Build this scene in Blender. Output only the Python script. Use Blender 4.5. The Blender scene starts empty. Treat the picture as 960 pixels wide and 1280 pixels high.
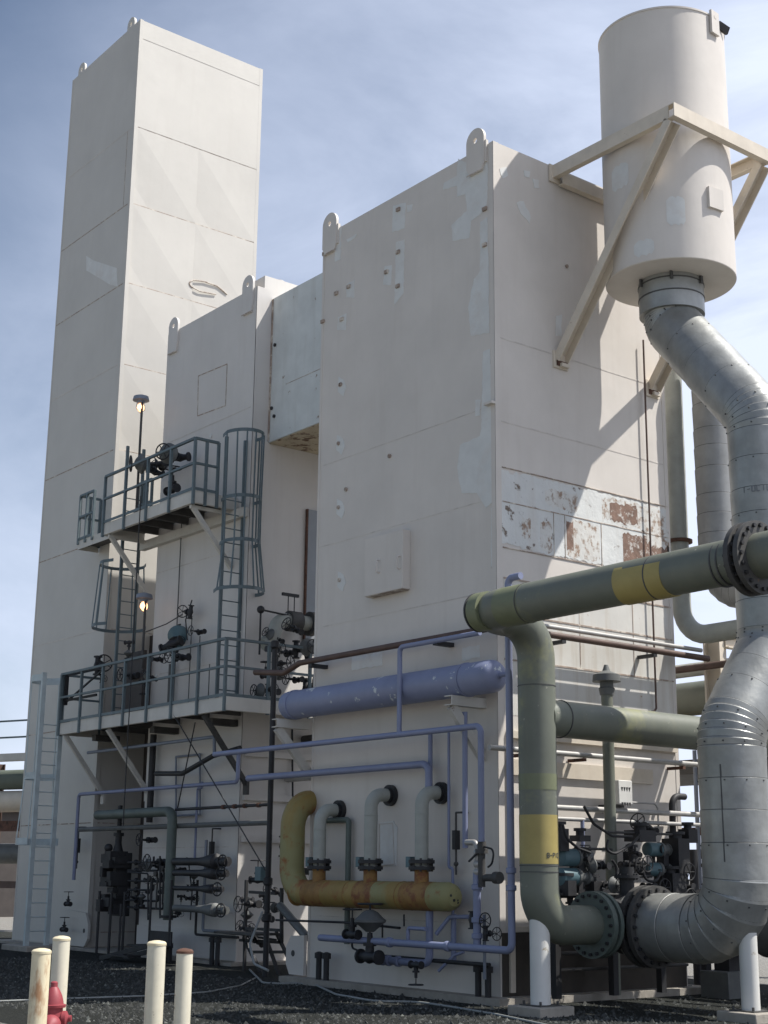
import bpy, math, random
import numpy as np
from mathutils import Vector as V, Matrix
random.seed(7)
scene = bpy.context.scene
COL = scene.collection
R_ = math.radians

# ------------------------------------------------------------------ camera solve (metres; big box corner at the origin)
FPX = 1797.5626
PITCH, ROLL, YAW = R_(14.15890574), R_(0.62186439), R_(51.78912677)
_f = V((-math.sin(YAW) * math.cos(PITCH), math.cos(YAW) * math.cos(PITCH), math.sin(PITCH)))
_r = V((math.cos(YAW), math.sin(YAW), 0)); _u = _r.cross(_f)
RIGHT = _r * math.cos(ROLL) + _u * math.sin(ROLL)
UP = -_r * math.sin(ROLL) + _u * math.cos(ROLL)
BACK = -_f
CAM = V((15.181, -14.068, 1.7))

def ray(px, py):
    return RIGHT * (px - 480) + UP * (640 - py) - BACK * FPX
def hit(px, py, ax, val):
    d = ray(px, py); t = (val - CAM[ax]) / d[ax]
    return CAM + d * t
AX = {'x': 0, 'y': 1, 'z': 2}
def path(p, *moves):
    """walk from p along the world axes: lower case = until that column / row of the view, upper case = to that coordinate"""
    pts = [V(p)]
    for k, v in moves:
        p = pts[-1].copy()
        if k == 'to': pts.append(V(v)); continue
        a = AX[k.lower()]
        if k.isupper(): p[a] = v; pts.append(p); continue
        d = V((0, 0, 0)); d[a] = 1
        q = p - CAM
        if k == 'z': kk, ax = -(v - 640) / FPX, UP
        else: kk, ax = (v - 480) / FPX, RIGHT
        t = -(ax.dot(q) + kk * BACK.dot(q)) / (ax.dot(d) + kk * BACK.dot(d))
        pts.append(p + d * t)
    return pts
def PA(px, py, off=0.0): return hit(px, py, 1, -off)          # front face of the big box
def PB(px, py, off=0.0): return hit(px, py, 0, off)           # its right face
YM, XM, XT = 1.5, -9.06, -15.15
def PM(px, py, off=0.0): return hit(px, py, 1, YM - off)      # front faces of middle box and tower
def PMB(px, py, off=0.0): return hit(px, py, 0, XM + off)

# ------------------------------------------------------------------ mesh builder
def frame(n):
    n = n.normalized()
    a = V((0, 0, 1)) if abs(n.z) < .9 else V((1, 0, 0))
    u = a.cross(n).normalized()
    return u, n.cross(u)
def fillet(pts, R, n=8):
    out = [pts[0]]
    for i in range(1, len(pts) - 1):
        a, b, c = pts[i - 1], pts[i], pts[i + 1]
        d1, d2 = (a - b), (c - b)
        l1, l2 = d1.length, d2.length
        if l1 < 1e-6 or l2 < 1e-6: continue
        d1 /= l1; d2 /= l2
        ang = d1.angle(d2)
        if ang > math.pi - .02: out.append(b); continue
        t = min(R / math.tan(ang / 2), l1 * .49, l2 * .49)
        r = t * math.tan(ang / 2)
        cen = b + (d1 + d2).normalized() * (r / math.sin(ang / 2))
        p0, p1 = b + d1 * t, b + d2 * t
        v0, v1 = p0 - cen, p1 - cen
        tot = v0.angle(v1)
        axis = v0.cross(v1).normalized()
        for k in range(n + 1):
            out.append(cen + Matrix.Rotation(tot * k / n, 3, axis) @ v0)
    out.append(pts[-1])
    return out
class MB:
    def __init__(s): s.v = []; s.f = []; s.m = []; s.mi = 0
    def add(s, vs, fs):
        o = len(s.v); s.v += [V(p) for p in vs]
        for f in fs: s.f.append([o + i for i in f]); s.m.append(s.mi)
        return s
    def obox(s, c, a, b, d):
        c = V(c); vs = [c + a * i + b * j + d * k for i in (-1, 1) for j in (-1, 1) for k in (-1, 1)]
        fs = [(0, 1, 3, 2), (4, 6, 7, 5), (0, 4, 5, 1), (2, 3, 7, 6), (0, 2, 6, 4), (1, 5, 7, 3)]
        if a.cross(b).dot(d) < 0: fs = [f[::-1] for f in fs]
        return s.add(vs, fs)
    def box(s, x0, x1, y0, y1, z0, z1):
        return s.obox(((x0 + x1) / 2, (y0 + y1) / 2, (z0 + z1) / 2), V(((x1 - x0) / 2, 0, 0)), V((0, (y1 - y0) / 2, 0)), V((0, 0, (z1 - z0) / 2)))
    def beam(s, p, q, w, h, up=V((0, 0, 1))):
        p, q = V(p), V(q); d = q - p
        n = d.normalized()
        a = n.cross(up)
        if a.length < 1e-4: a = n.cross(V((1, 0, 0)))
        a.normalize(); b = a.cross(n)
        return s.obox((p + q) / 2, d / 2, a * w / 2, b * h / 2)
    def ibeam(s, p, q, w, h, t=.018, up=V((0, 0, 1))):
        p, q = V(p), V(q); n = (q - p).normalized(); a = n.cross(up)
        if a.length < 1e-4: a = n.cross(V((1, 0, 0)))
        a.normalize(); b = a.cross(n).normalized()
        s.beam(p, q, t, h - 2 * t, up)
        for k in (-1, 1): s.beam(p + b * k * (h - t) / 2, q + b * k * (h - t) / 2, w, t, up)
        return s
    def channel(s, p, q, w, h, t=.018, up=V((0, 0, 1)), side=1):
        p, q = V(p), V(q); n = (q - p).normalized(); a = n.cross(up)
        if a.length < 1e-4: a = n.cross(V((1, 0, 0)))
        a.normalize(); b = a.cross(n).normalized()
        s.beam(p + a * side * (w - t) / 2, q + a * side * (w - t) / 2, t, h - 2 * t, up)
        for k in (-1, 1): s.beam(p + b * k * (h - t) / 2, q + b * k * (h - t) / 2, w, t, up)
        return s
    def tube(s, pts, r, seg=12, cap=True):
        pts = [V(p) for p in pts]
        q = [pts[0]]
        for p in pts[1:]:
            if (p - q[-1]).length > 1e-5: q.append(p)
        pts = q; n = len(pts)
        rs = r if isinstance(r, (list, tuple)) else [r] * n
        if len(rs) != n: rs = [rs[0]] * n
        t0 = (pts[1] - pts[0]).normalized(); u, w = frame(t0)
        o = len(s.v)
        for i, p in enumerate(pts):
            if i == 0: t = t0
            elif i == n - 1: t = (pts[i] - pts[i - 1]).normalized()
            else: t = ((pts[i] - pts[i - 1]).normalized() + (pts[i + 1] - pts[i]).normalized()).normalized()
            u = (u - t * u.dot(t)).normalized(); w = t.cross(u)
            sc = 1.0
            if 0 < i < n - 1:
                ca = (pts[i] - pts[i - 1]).normalized().dot(t); sc = 1 / max(.5, ca)
            for k in range(seg):
                a = 2 * math.pi * k / seg
                s.v.append(p + (u * math.cos(a) + w * math.sin(a)) * rs[i] * (sc if sc < 1.05 else 1.0 + (sc - 1) * .5))
        for i in range(n - 1):
            for k in range(seg):
                k2 = (k + 1) % seg
                s.f.append([o + i * seg + k, o + i * seg + k2, o + (i + 1) * seg + k2, o + (i + 1) * seg + k]); s.m.append(s.mi)
        if cap:
            s.f.append([o + k for k in range(seg)][::-1]); s.m.append(s.mi)
            s.f.append([o + (n - 1) * seg + k for k in range(seg)]); s.m.append(s.mi)
        return s
    def pipe(s, pts, r, bend=None, seg=12, n=7, cap=True):
        return s.tube(fillet([V(p) for p in pts], bend if bend else r * 2.5, n), r, seg, cap)
    def cyl(s, p, q, r, seg=16): return s.tube([p, q], r, seg)
    def lathe(s, p, axis, prof, seg=24):
        p = V(p); n = V(axis).normalized(); u, w = frame(n); o = len(s.v)
        for t, r in prof:
            for k in range(seg):
                a = 2 * math.pi * k / seg
                s.v.append(p + n * t + (u * math.cos(a) + w * math.sin(a)) * max(r, 1e-4))
        for i in range(len(prof) - 1):
            for k in range(seg):
                k2 = (k + 1) % seg
                s.f.append([o + i * seg + k, o + i * seg + k2, o + (i + 1) * seg + k2, o + (i + 1) * seg + k]); s.m.append(s.mi)
        s.f.append([o + k for k in range(seg)][::-1]); s.m.append(s.mi)
        e = o + (len(prof) - 1) * seg
        s.f.append([e + k for k in range(seg)]); s.m.append(s.mi)
        return s
    def torus(s, c, nrm, R, r, seg=24, sub=8, a0=0, a1=2 * math.pi, u=None):
        c = V(c); n = V(nrm).normalized()
        if u is None: u, w = frame(n)
        else: u = V(u).normalized(); w = n.cross(u)
        full = abs(a1 - a0 - 2 * math.pi) < 1e-6
        m = seg if full else seg + 1
        o = len(s.v)
        for i in range(m):
            a = a0 + (a1 - a0) * i / seg; d = u * math.cos(a) + w * math.sin(a)
            for k in range(sub):
                b = 2 * math.pi * k / sub
                s.v.append(c + d * (R + r * math.cos(b)) + n * r * math.sin(b))
        for i in range(seg):
            i2 = (i + 1) % m
            for k in range(sub):
                k2 = (k + 1) % sub
                s.f.append([o + i * sub + k, o + i2 * sub + k, o + i2 * sub + k2, o + i * sub + k2]); s.m.append(s.mi)
        return s
    def poly(s, pts, nrm, th):
        """flat outline with thickness th along nrm"""
        pts = [V(p) for p in pts]; n = V(nrm).normalized()
        N = V((0, 0, 0))
        for i in range(len(pts)): N += pts[i].cross(pts[(i + 1) % len(pts)])
        if N.dot(n) < 0: pts = pts[::-1]
        m = len(pts); o = len(s.v)
        s.v += pts + [p + n * th for p in pts]
        s.f.append([o + m + i for i in range(m)]); s.m.append(s.mi)
        s.f.append([o + i for i in range(m)][::-1]); s.m.append(s.mi)
        for i in range(m):
            j = (i + 1) % m
            s.f.append([o + i, o + j, o + m + j, o + m + i]); s.m.append(s.mi)
        return s
    def ball(s, c, r, seg=16, axis=(0, 0, 1), k=1.0):
        prof = [(-r * k * math.cos(math.pi * i / 10), r * math.sin(math.pi * i / 10)) for i in range(11)]
        return s.lathe(c, axis, prof, seg)
    def build(s, name, mats, parent=None, origin=None, bevel=0, sharp=35):
        if origin is None:
            xs = [p.x for p in s.v]; ys = [p.y for p in s.v]; zs = [p.z for p in s.v]
            origin = V(((min(xs) + max(xs)) / 2, (min(ys) + max(ys)) / 2, min(zs)))
        me = bpy.data.meshes.new(name)
        me.from_pydata([tuple(p - origin) for p in s.v], [], s.f)
        for m in (mats if isinstance(mats, (list, tuple)) else [mats]): me.materials.append(m)
        me.polygons.foreach_set('material_index', s.m)
        me.polygons.foreach_set('use_smooth', [True] * len(s.f))
        me.set_sharp_from_angle(angle=R_(10 if name == 'cladding' else sharp))
        me.update()
        o = bpy.data.objects.new(name, me); COL.objects.link(o)
        if parent is None: o.location = origin
        else: o.parent = parent
        if bevel:
            b = o.modifiers.new('edge', 'BEVEL'); b.width = bevel; b.segments = 2; b.limit_method = 'ANGLE'; b.angle_limit = R_(50)
        return o

class Thing:
    """one top-level thing; parts are children, sub-parts grandchildren"""
    def __init__(s, name, label, cat, group=None, at=None):
        s.name, s.label, s.cat, s.group, s.at = name, label, cat, group, at
        s.items = []; s.main = None
    def mesh(s, mats, bevel=0): s.main = (MB(), mats, bevel); return s.main[0]
    def part(s, name, mats, parent=None, label=None, bevel=0, kind=None):
        m = MB(); s.items.append((m, name, mats, parent, label, bevel, kind)); return m
    def done(s):
        allv = [p for it in s.items for p in it[0].v] + (s.main[0].v if s.main else [])
        if s.at is None:
            s.at = V(((min(p.x for p in allv) + max(p.x for p in allv)) / 2, (min(p.y for p in allv) + max(p.y for p in allv)) / 2, min(p.z for p in allv)))
        if s.main:
            root = s.main[0].build(s.name, s.main[1], None, V(s.at), s.main[2])
        else:
            root = bpy.data.objects.new(s.name, None); COL.objects.link(root); root.location = s.at
            root.empty_display_size = .2
        root['label'] = s.label; root['category'] = s.cat
        if s.group: root['group'] = s.group
        made = {}
        for m, name, mats, parent, label, bevel, kind in s.items:
            if not m.v: continue
            o = m.build(name, mats, made[id(parent)] if parent is not None else root, V(s.at), bevel)
            if parent is not None: pass
            if label: o['label'] = label
            if kind: o['kind'] = kind
            made[id(m)] = o
        s.root = root
        return root
def structure(name, mb, mats, label=None, cat=None):
    o = mb.build(name, mats); o['kind'] = 'structure'
    o['label'] = label; o['category'] = cat
    return o
KIDS = {}
def copy_tree(o, parent=None):
    c = o.copy(); COL.objects.link(c)
    if parent is not None: c.parent = parent
    for ch in list(o.children):
        copy_tree(ch, c)
    return c

# ------------------------------------------------------------------ materials
def new_mat(name):
    m = bpy.data.materials.new(name); m.use_nodes = True
    nt = m.node_tree; b = nt.nodes['Principled BSDF']
    return m, nt, b
def N(nt, t, **kw):
    n = nt.nodes.new(t)
    for k, v in kw.items():
        if k in n.inputs.keys() if hasattr(n.inputs, 'keys') else False: n.inputs[k].default_value = v
        else: setattr(n, k, v)
    return n
def noise(nt, scale, detail=4, rough=.55, vec=None, stretch=None, seed=0.0):
    tc = nt.nodes.new('ShaderNodeTexCoord')
    mp = nt.nodes.new('ShaderNodeMapping')
    mp.inputs['Scale'].default_value = stretch or (1, 1, 1)
    mp.inputs['Location'].default_value = (seed * 3.1, seed * 1.7, seed * 2.3)
    nt.links.new(tc.outputs['Object'], mp.inputs['Vector'])
    n = nt.nodes.new('ShaderNodeTexNoise')
    n.inputs['Scale'].default_value = scale; n.inputs['Detail'].default_value = detail; n.inputs['Roughness'].default_value = rough
    nt.links.new(mp.outputs['Vector'], n.inputs['Vector'])
    return n.outputs['Fac']
def ramp(nt, fac, lo, hi, c0=(0, 0, 0, 1), c1=(1, 1, 1, 1)):
    r = nt.nodes.new('ShaderNodeValToRGB')
    r.color_ramp.elements[0].position = lo; r.color_ramp.elements[1].position = hi
    r.color_ramp.elements[0].color = c0; r.color_ramp.elements[1].color = c1
    nt.links.new(fac, r.inputs['Fac'])
    return r.outputs['Color']
def mix(nt, fac, a, b):
    m = nt.nodes.new('ShaderNodeMix'); m.data_type = 'RGBA'
    if isinstance(fac, (int, float)): m.inputs[0].default_value = fac
    else: nt.links.new(fac, m.inputs[0])
    for sock, v in ((m.inputs[6], a), (m.inputs[7], b)):
        if isinstance(v, tuple): sock.default_value = (*v[:3], 1)
        else: nt.links.new(v, sock)
    return m.outputs[2]
def bump(nt, b, h, strength=.2, dist=.02):
    n = nt.nodes.new('ShaderNodeBump'); n.inputs['Strength'].default_value = strength; n.inputs['Distance'].default_value = dist
    nt.links.new(h, n.inputs['Height']); nt.links.new(n.outputs['Normal'], b.inputs['Normal'])
def paint(name, base, rough=.5, metal=0.0, var=.12, scale=1.5, chip=None, chip_lo=.70, chip_hi=.74, chip_scale=9, streak=.0, streak_col=(.25, .17, .10), bumpy=.0, bump_scale=3, blotch=None, blotch_lo=.5, blotch_hi=.62, blotch_scale=2.5, stretch=None, seed=0):
    m, nt, b = new_mat(name)
    dark = tuple(c * (1 - var) for c in base); lite = tuple(min(1, c * (1 + var * .7)) for c in base)
    col = mix(nt, ramp(nt, noise(nt, scale, 5, .6, seed=seed), .3, .7), dark, lite)
    if blotch: col = mix(nt, ramp(nt, noise(nt, blotch_scale, 5, .65, stretch=stretch, seed=seed + 3), blotch_lo, blotch_hi), col, blotch)
    if streak:
        st = ramp(nt, noise(nt, 5, 5, .6, stretch=(1, 1, .09), seed=seed + 1), .52, .8)
        mul = nt.nodes.new('ShaderNodeMath'); mul.operation = 'MULTIPLY'; mul.inputs[1].default_value = streak
        nt.links.new(st, mul.inputs[0]); col = mix(nt, mul.outputs[0], col, streak_col)
    if chip: col = mix(nt, ramp(nt, noise(nt, chip_scale, 6, .65, seed=seed + 2), chip_lo, chip_hi), col, chip)
    nt.links.new(col, b.inputs['Base Color'])
    b.inputs['Metallic'].default_value = metal
    rr = nt.nodes.new('ShaderNodeMapRange'); rr.inputs['To Min'].default_value = max(.05, rough - .1); rr.inputs['To Max'].default_value = min(1, rough + .12)
    nt.links.new(noise(nt, 4, 3, seed=seed + 5), rr.inputs['Value']); nt.links.new(rr.outputs['Result'], b.inputs['Roughness'])
    if bumpy: bump(nt, b, noise(nt, bump_scale, 4, seed=seed + 4), bumpy, .03)
    return m
class M: pass
CREAM = (.615, .57, .515)
M.cream = paint('cream_paint', CREAM, .55, var=.07, scale=.9, streak=.22, streak_col=(.45, .39, .33), chip=(.30, .19, .12), chip_lo=.80, chip_hi=.84, chip_scale=7, bumpy=.4, bump_scale=.8)
M.cream_tower = paint('cream_paint_tower', (.535, .51, .462), .5, var=.06, scale=.6, streak=.16, streak_col=(.42, .38, .33), bumpy=.45, bump_scale=.55, seed=4)
M.cream_mid = paint('cream_paint_middle', (.60, .57, .53), .55, var=.06, scale=.8, streak=.2, streak_col=(.42, .37, .32), bumpy=.4, bump_scale=.7, seed=9)
M.stain = paint('rain_stain', (.565, .515, .455), .65, var=.1, scale=5)
M.old = paint('weathered_cream', (.62, .60, .55), .6, var=.1, scale=1.2, streak=.55, streak_col=(.36, .27, .17), chip=(.30, .18, .10), chip_lo=.66, chip_hi=.74, chip_scale=6, bumpy=.1, seed=2)
M.seam = paint('rusty_seam', (.34, .27, .22), .8, var=.35, scale=6, chip=(.60, .54, .46), chip_lo=.5, chip_hi=.6, chip_scale=4)
M.seam_faint = paint('faint_seam', (.53, .485, .44), .7, var=.15, scale=5, chip=CREAM, chip_lo=.45, chip_hi=.6, chip_scale=3)
M.primer = paint('touch_up_paint', (.64, .64, .612), .6, var=.07, scale=4, blotch=(.60, .575, .535), blotch_lo=.5, blotch_hi=.7, blotch_scale=3, seed=3)
M.white_old = paint('weathered_white', (.60, .62, .60), .6, var=.1, scale=2, streak=.25, streak_col=(.33, .30, .24), chip=(.24, .18, .13), chip_lo=.67, chip_hi=.70, chip_scale=5, bumpy=.1, seed=5)
M.flake1 = paint('flaking_white', (.64, .645, .62), .7, var=.08, chip=(.17, .13, .10), chip_lo=.60, chip_hi=.66, chip_scale=4.5, streak=.2, streak_col=(.40, .29, .18), bumpy=.3, bump_scale=9, seed=6)
M.flake2 = paint('flaking_half', (.63, .62, .58), .7, var=.08, chip=(.30, .21, .15), chip_lo=.50, chip_hi=.62, chip_scale=9, streak=.3, streak_col=(.36, .24, .15), bumpy=.3, bump_scale=9, seed=7)
M.flake3 = paint('flaking_rust', (.215, .135, .10), .85, var=.3, scale=5, chip=(.60, .57, .52), chip_lo=.54, chip_hi=.66, chip_scale=9, bumpy=.35, bump_scale=10, seed=8)
M.soffit = paint('peeling_soffit', (.48, .41, .30), .8, var=.2, chip=(.14, .08, .05), chip_lo=.52, chip_hi=.60, chip_scale=4, bumpy=.3, seed=12)
M.rust = paint('rust', (.12, .06, .04), .9, var=.4, scale=6, chip=(.05, .03, .02), chip_lo=.55, chip_hi=.65, chip_scale=8)
M.black = paint('black_steel', (.022, .022, .024), .6, var=.35, scale=4)
M.dark = paint('dark_steel', (.06, .058, .055), .65, var=.35, scale=4, chip=(.16, .09, .05), chip_lo=.68, chip_hi=.72)
M.dkgrey = paint('dark_grey_paint', (.12, .125, .12), .6, var=.25, scale=3)
M.rail = paint('blue_grey_rail', (.105, .14, .152), .5, var=.2, scale=4, chip=(.08, .06, .05), chip_lo=.70, chip_hi=.74)
M.ladder = paint('pale_ladder', (.47, .53, .53), .5, var=.15, scale=4)
M.beige = paint('beige_steel', (.62, .55, .45), .55, var=.1, scale=3, chip=(.25, .15, .09), chip_lo=.69, chip_hi=.73, chip_scale=6, streak=.15)
M.fascia = paint('pale_fascia', (.56, .54, .49), .6, var=.1, scale=2, chip=(.22, .15, .11), chip_lo=.68, chip_hi=.72, chip_scale=5, streak=.15)
M.clad = paint('aluminium_cladding', (.31, .315, .30), .38, metal=.4, var=.24, scale=2.2, streak=.35, streak_col=(.2, .195, .18), bumpy=.3, bump_scale=4)
M.clad_dark = paint('dull_cladding', (.30, .30, .29), .5, metal=.4, var=.2, scale=2.2, bumpy=.12, bump_scale=3, seed=2)
M.clad_seam = paint('cladding_seam', (.09, .09, .09), .6, metal=.3, var=.3, scale=5)
M.green = paint('green_pipe', (.142, .153, .122), .5, var=.16, scale=1.4, blotch=(.25, .25, .12), blotch_lo=.56, blotch_hi=.7, blotch_scale=.8, chip=(.30, .29, .24), chip_lo=.66, chip_hi=.70, chip_scale=7, streak=.3, streak_col=(.24, .22, .15), bumpy=.1, bump_scale=6)
M.yellow_band = paint('yellow_band', (.36, .29, .10), .55, var=.12, scale=3, chip=(.25, .20, .10), chip_lo=.66, chip_hi=.72, chip_scale=5)
M.olive = paint('olive_band', (.165, .18, .105), .55, var=.15, scale=3)
M.ochre = paint('ochre_pipe', (.29, .195, .055), .65, var=.2, scale=2, blotch=(.27, .25, .11), blotch_lo=.45, blotch_hi=.55, blotch_scale=1.1, stretch=(1, .3, .3), chip=(.26, .10, .03), chip_lo=.54, chip_hi=.66, chip_scale=3.2, bumpy=.15, bump_scale=8)
M.ochre_rust = paint('rusty_ochre', (.27, .15, .045), .7, var=.3, scale=4, chip=(.20, .075, .03), chip_lo=.5, chip_hi=.6, chip_scale=6)
M.pipegrey = paint('grey_pipe', (.36, .37, .33), .55, var=.16, scale=3, streak=.2, streak_col=(.2, .19, .16))
M.pipedark = paint('dark_green_pipe', (.10, .125, .11), .55, var=.25, scale=3)
M.blue = paint('lavender_blue', (.215, .24, .355), .5, var=.1, scale=2.5, chip=(.30, .32, .44), chip_lo=.68, chip_hi=.75, chip_scale=5)
M.blue_peel = paint('peeling_blue', (.215, .24, .355), .5, var=.1, scale=2.5, chip=(.52, .55, .56), chip_lo=.63, chip_hi=.64, chip_scale=3.6, seed=1)
M.bluegrey = paint('blue_grey_pipe', (.20, .225, .27), .55, var=.15, scale=3)
M.conduit = paint('galvanised_conduit', (.40, .39, .37), .45, metal=.35, var=.15, scale=4, chip=(.20, .11, .06), chip_lo=.68, chip_hi=.74)
M.brownpipe = paint('brown_pipe', (.10, .06, .045), .6, var=.3, scale=4)
M.white_post = paint('white_post', (.66, .65, .61), .55, var=.06, scale=3, chip=(.36, .30, .20), chip_lo=.68, chip_hi=.74, chip_scale=5, streak=.12)
M.bollard = paint('cream_bollard', (.62, .58, .46), .55, var=.12, scale=5, chip=(.16, .09, .05), chip_lo=.635, chip_hi=.66, chip_scale=10, streak=.25, streak_col=(.40, .25, .10))
M.bollard_rust = paint('rusted_bollard', (.66, .58, .40), .6, var=.12, scale=5, blotch=(.36, .20, .10), blotch_lo=.58, blotch_hi=.68, blotch_scale=3, stretch=(1.5, 1.5, .5), streak=.3, streak_col=(.32, .15, .06))
M.red = paint('red_hydrant', (.29, .05, .06), .55, var=.15, scale=6)
M.teal = paint('teal_actuator', (.085, .15, .17), .5, var=.15, scale=5)
M.concrete = paint('concrete', (.33, .30, .255), .9, var=.22, scale=4, bumpy=.3, bump_scale=14, streak=.2, streak_col=(.18, .16, .13))
M.plate = paint('deck_underside', (.085, .082, .078), .8, var=.3, scale=4)
M.brownbase = paint('dirty_shaded_base', (.06, .05, .04), .8, var=.25, scale=3, streak=.3, streak_col=(.07, .06, .05))  # dirt brown, deepened to carry the shade at the wall foot
M.stone_dark = paint('dark_stone', (.05, .052, .048), .95, var=.5, scale=8)
M.stone_pale = paint('pale_stone', (.13, .135, .12), .95, var=.3, scale=8)
M.greypanel = paint('grey_panel', (.27, .29, .31), .55, var=.1, scale=2)
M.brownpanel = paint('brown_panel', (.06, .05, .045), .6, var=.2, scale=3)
M.yellow_beam = paint('yellow_beam', (.52, .36, .10), .55, var=.1, scale=2)
M.hose = paint('pale_hose', (.26, .27, .255), .5, var=.1, scale=3)
M.farwhite = paint('far_white', (.66, .64, .66), .7, var=.05, scale=.4)
M.fargreen = paint('far_green', (.12, .14, .11), .7, var=.2, scale=1)
M.markfaint = paint('worn_ink', (.17, .18, .19))
M.mark = paint('stencil_ink', (.05, .06, .07), .8, var=.2, scale=6)
m, nt, b = new_mat('lamp_globe'); b.inputs['Base Color'].default_value = (.9, .75, .6, 1)
b.inputs['Emission Color'].default_value = (1, .50, .24, 1); b.inputs['Emission Strength'].default_value = 2.4; M.globe = m
# ground: dark crushed gravel
m, nt, b = new_mat('dark_gravel')
g1 = noise(nt, 20, 8, .8); g2 = noise(nt, .5, 6, .65); g3 = noise(nt, 60, 3, .6)
c = mix(nt, ramp(nt, g1, .35, .68), (.012, .013, .012), (.095, .10, .09))
c = mix(nt, ramp(nt, g3, .62, .72), c, (.17, .175, .16))
c = mix(nt, ramp(nt, g2, .45, .7), c, (.045, .047, .042))
nt.links.new(c, b.inputs['Base Color']); b.inputs['Roughness'].default_value = 1; b.inputs['Specular IOR Level'].default_value = .1
bump(nt, b, g1, 1.0, .09)
M.gravel = m
m, nt, b = new_mat('pale_gravel')
g1 = noise(nt, 18, 6, .75); g2 = noise(nt, .12, 5, .6)
c = mix(nt, ramp(nt, g1, .35, .68), (.14, .135, .125), (.36, .345, .31))
c = mix(nt, ramp(nt, g2, .45, .7), c, (.25, .235, .21))
nt.links.new(c, b.inputs['Base Color']); b.inputs['Roughness'].default_value = .95
bump(nt, b, g1, .9, .06)
M.palegravel = m

# ------------------------------------------------------------------ setting
gm = MB(); gm.add([(-900, -900, 0), (900, -900, 0), (900, 900, 0), (-900, 900, 0)], [(0, 1, 2, 3)])
structure('ground', gm, M.palegravel, 'pale gravel ground reaching to the horizon', 'ground')
gm = MB(); n_ = 60; pts_ = []
for k in range(n_):
    a = 2 * math.pi * k / n_; ca, sa = math.cos(a), math.sin(a)
    p = V((-5 + 21 * math.copysign(abs(ca) ** .5, ca), -.2 + 6.6 * math.copysign(abs(sa) ** .5, sa), .004)) + V((random.uniform(-.25, .25), random.uniform(-.2, .2), 0)); pts_.append(p)  # apron stretched far right to dim light bounced onto the walls
gm.add(pts_, [tuple(range(n_))])
structure('yard', gm, M.gravel, 'dark crushed gravel apron around the tall boxes', 'yard')
for nm, (x0, x1, y0, y1), lab in (('concrete_pad', (-4.95, .28, -.28, 4.2), 'low concrete pad under the wide box'),):
    s = MB(); s.box(x0, x1, y0, y1, -.05, .1); structure(nm, s, M.concrete, lab, 'pad')
s = MB(); s.box(-19.6, -8.7, 1.2, 5.8, -.05, .06); structure('concrete_pad', s, M.concrete, 'low concrete pad under tower and middle box', 'pad')

def rect_outline(mb, pts, nrm, w, th):
    n = V(nrm)
    for i in range(len(pts)):
        a, b_ = V(pts[i]), V(pts[(i + 1) % len(pts)])
        mb.beam(a + n * th / 2, b_ + n * th / 2, w, th, n) if False else mb.obox((a + b_) / 2 + n * th / 2, (b_ - a) / 2, (b_ - a).normalized().cross(n) * w / 2, n * th / 2)
def lug(mb, c, w, h, t, ax, hole=.05):
    """lifting eye plate standing up from c, plate in plane of ax ('x' = plate spans x)"""
    d = V((1, 0, 0)) if ax == 'x' else V((0, 1, 0)); n = V((0, 1, 0)) if ax == 'x' else V((1, 0, 0))
    cz = c + V((0, 0, h - w / 2)); seg = 14; inner = []; outer = []
    for k in range(seg * 2):
        a = math.pi * 2 * k / (seg * 2)
        u_, w_ = math.cos(a), math.sin(a)
        inner.append(cz + d * u_ * hole + V((0, 0, w_ * hole)))
        if w_ >= -1e-6: outer.append(cz + d * u_ * w / 2 + V((0, 0, w_ * w / 2)))
        else:
            tt = (h - w / 2)
            if abs(u_) > 1e-6 and abs(w_) / max(abs(u_), 1e-6) < tt / (w / 2): sx = w / 2 * (1 if u_ > 0 else -1); outer.append(cz + d * sx + V((0, 0, w_ / abs(u_) * w / 2)))
            else: outer.append(cz + d * (u_ / abs(w_) * tt) + V((0, 0, -tt)))
    m_ = len(inner); vs = []
    for sgn in (-1, 1):
        vs += [p + n * sgn * t / 2 for p in outer] + [p + n * sgn * t / 2 for p in inner]
    fs = []
    for k in range(m_):
        j = (k + 1) % m_
        fs.append((k, m_ + k, m_ + j, j)); fs.append((2 * m_ + k, 2 * m_ + j, 3 * m_ + j, 3 * m_ + k))
        fs.append((k, j, 2 * m_ + j, 2 * m_ + k)); fs.append((m_ + k, 3 * m_ + k, 3 * m_ + j, m_ + j))
    mb.add(vs, fs)

# ------------------------------------------------------------------ wide cold box (front right)
CW, CD, CH = 4.55, 3.87, 12.98
NA, NB, NZ = V((0, -1, 0)), V((1, 0, 0)), V((0, 0, 1))
th = Thing('insulated_box', 'wide cream box with grey touch-up patches and rust-flaked band on its sunlit side', 'box', at=(-CW / 2, CD / 2, .1))
w = th.part('wall', [M.cream, M.seam_faint, M.primer, M.seam, M.old, M.stain])
w.box(-CW, 0, 0, CD, .1, CH)
for z in (8.6, 7.15, 5.75, 1.05):
    w.mi = 1; w.box(-CW + .05, -.1, -.003, 0, z - .008, z + .008)
for z in (9.7, 8.36):
    w.mi = 1; w.box(0, .004, .12, CD - .1, z - .01, z + .01)
w.mi = 0
w.box(-.09, .006, -.012, 0, .1, CH); w.box(.0, .010, -.012, .10, .1, CH)         # corner angle trim
w.box(.0, .008, CD - .08, CD + .004, .1, CH); w.box(-CW - .005, -CW + .05, -.008, 0, .1, CH)
PT = [.0035]
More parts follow.
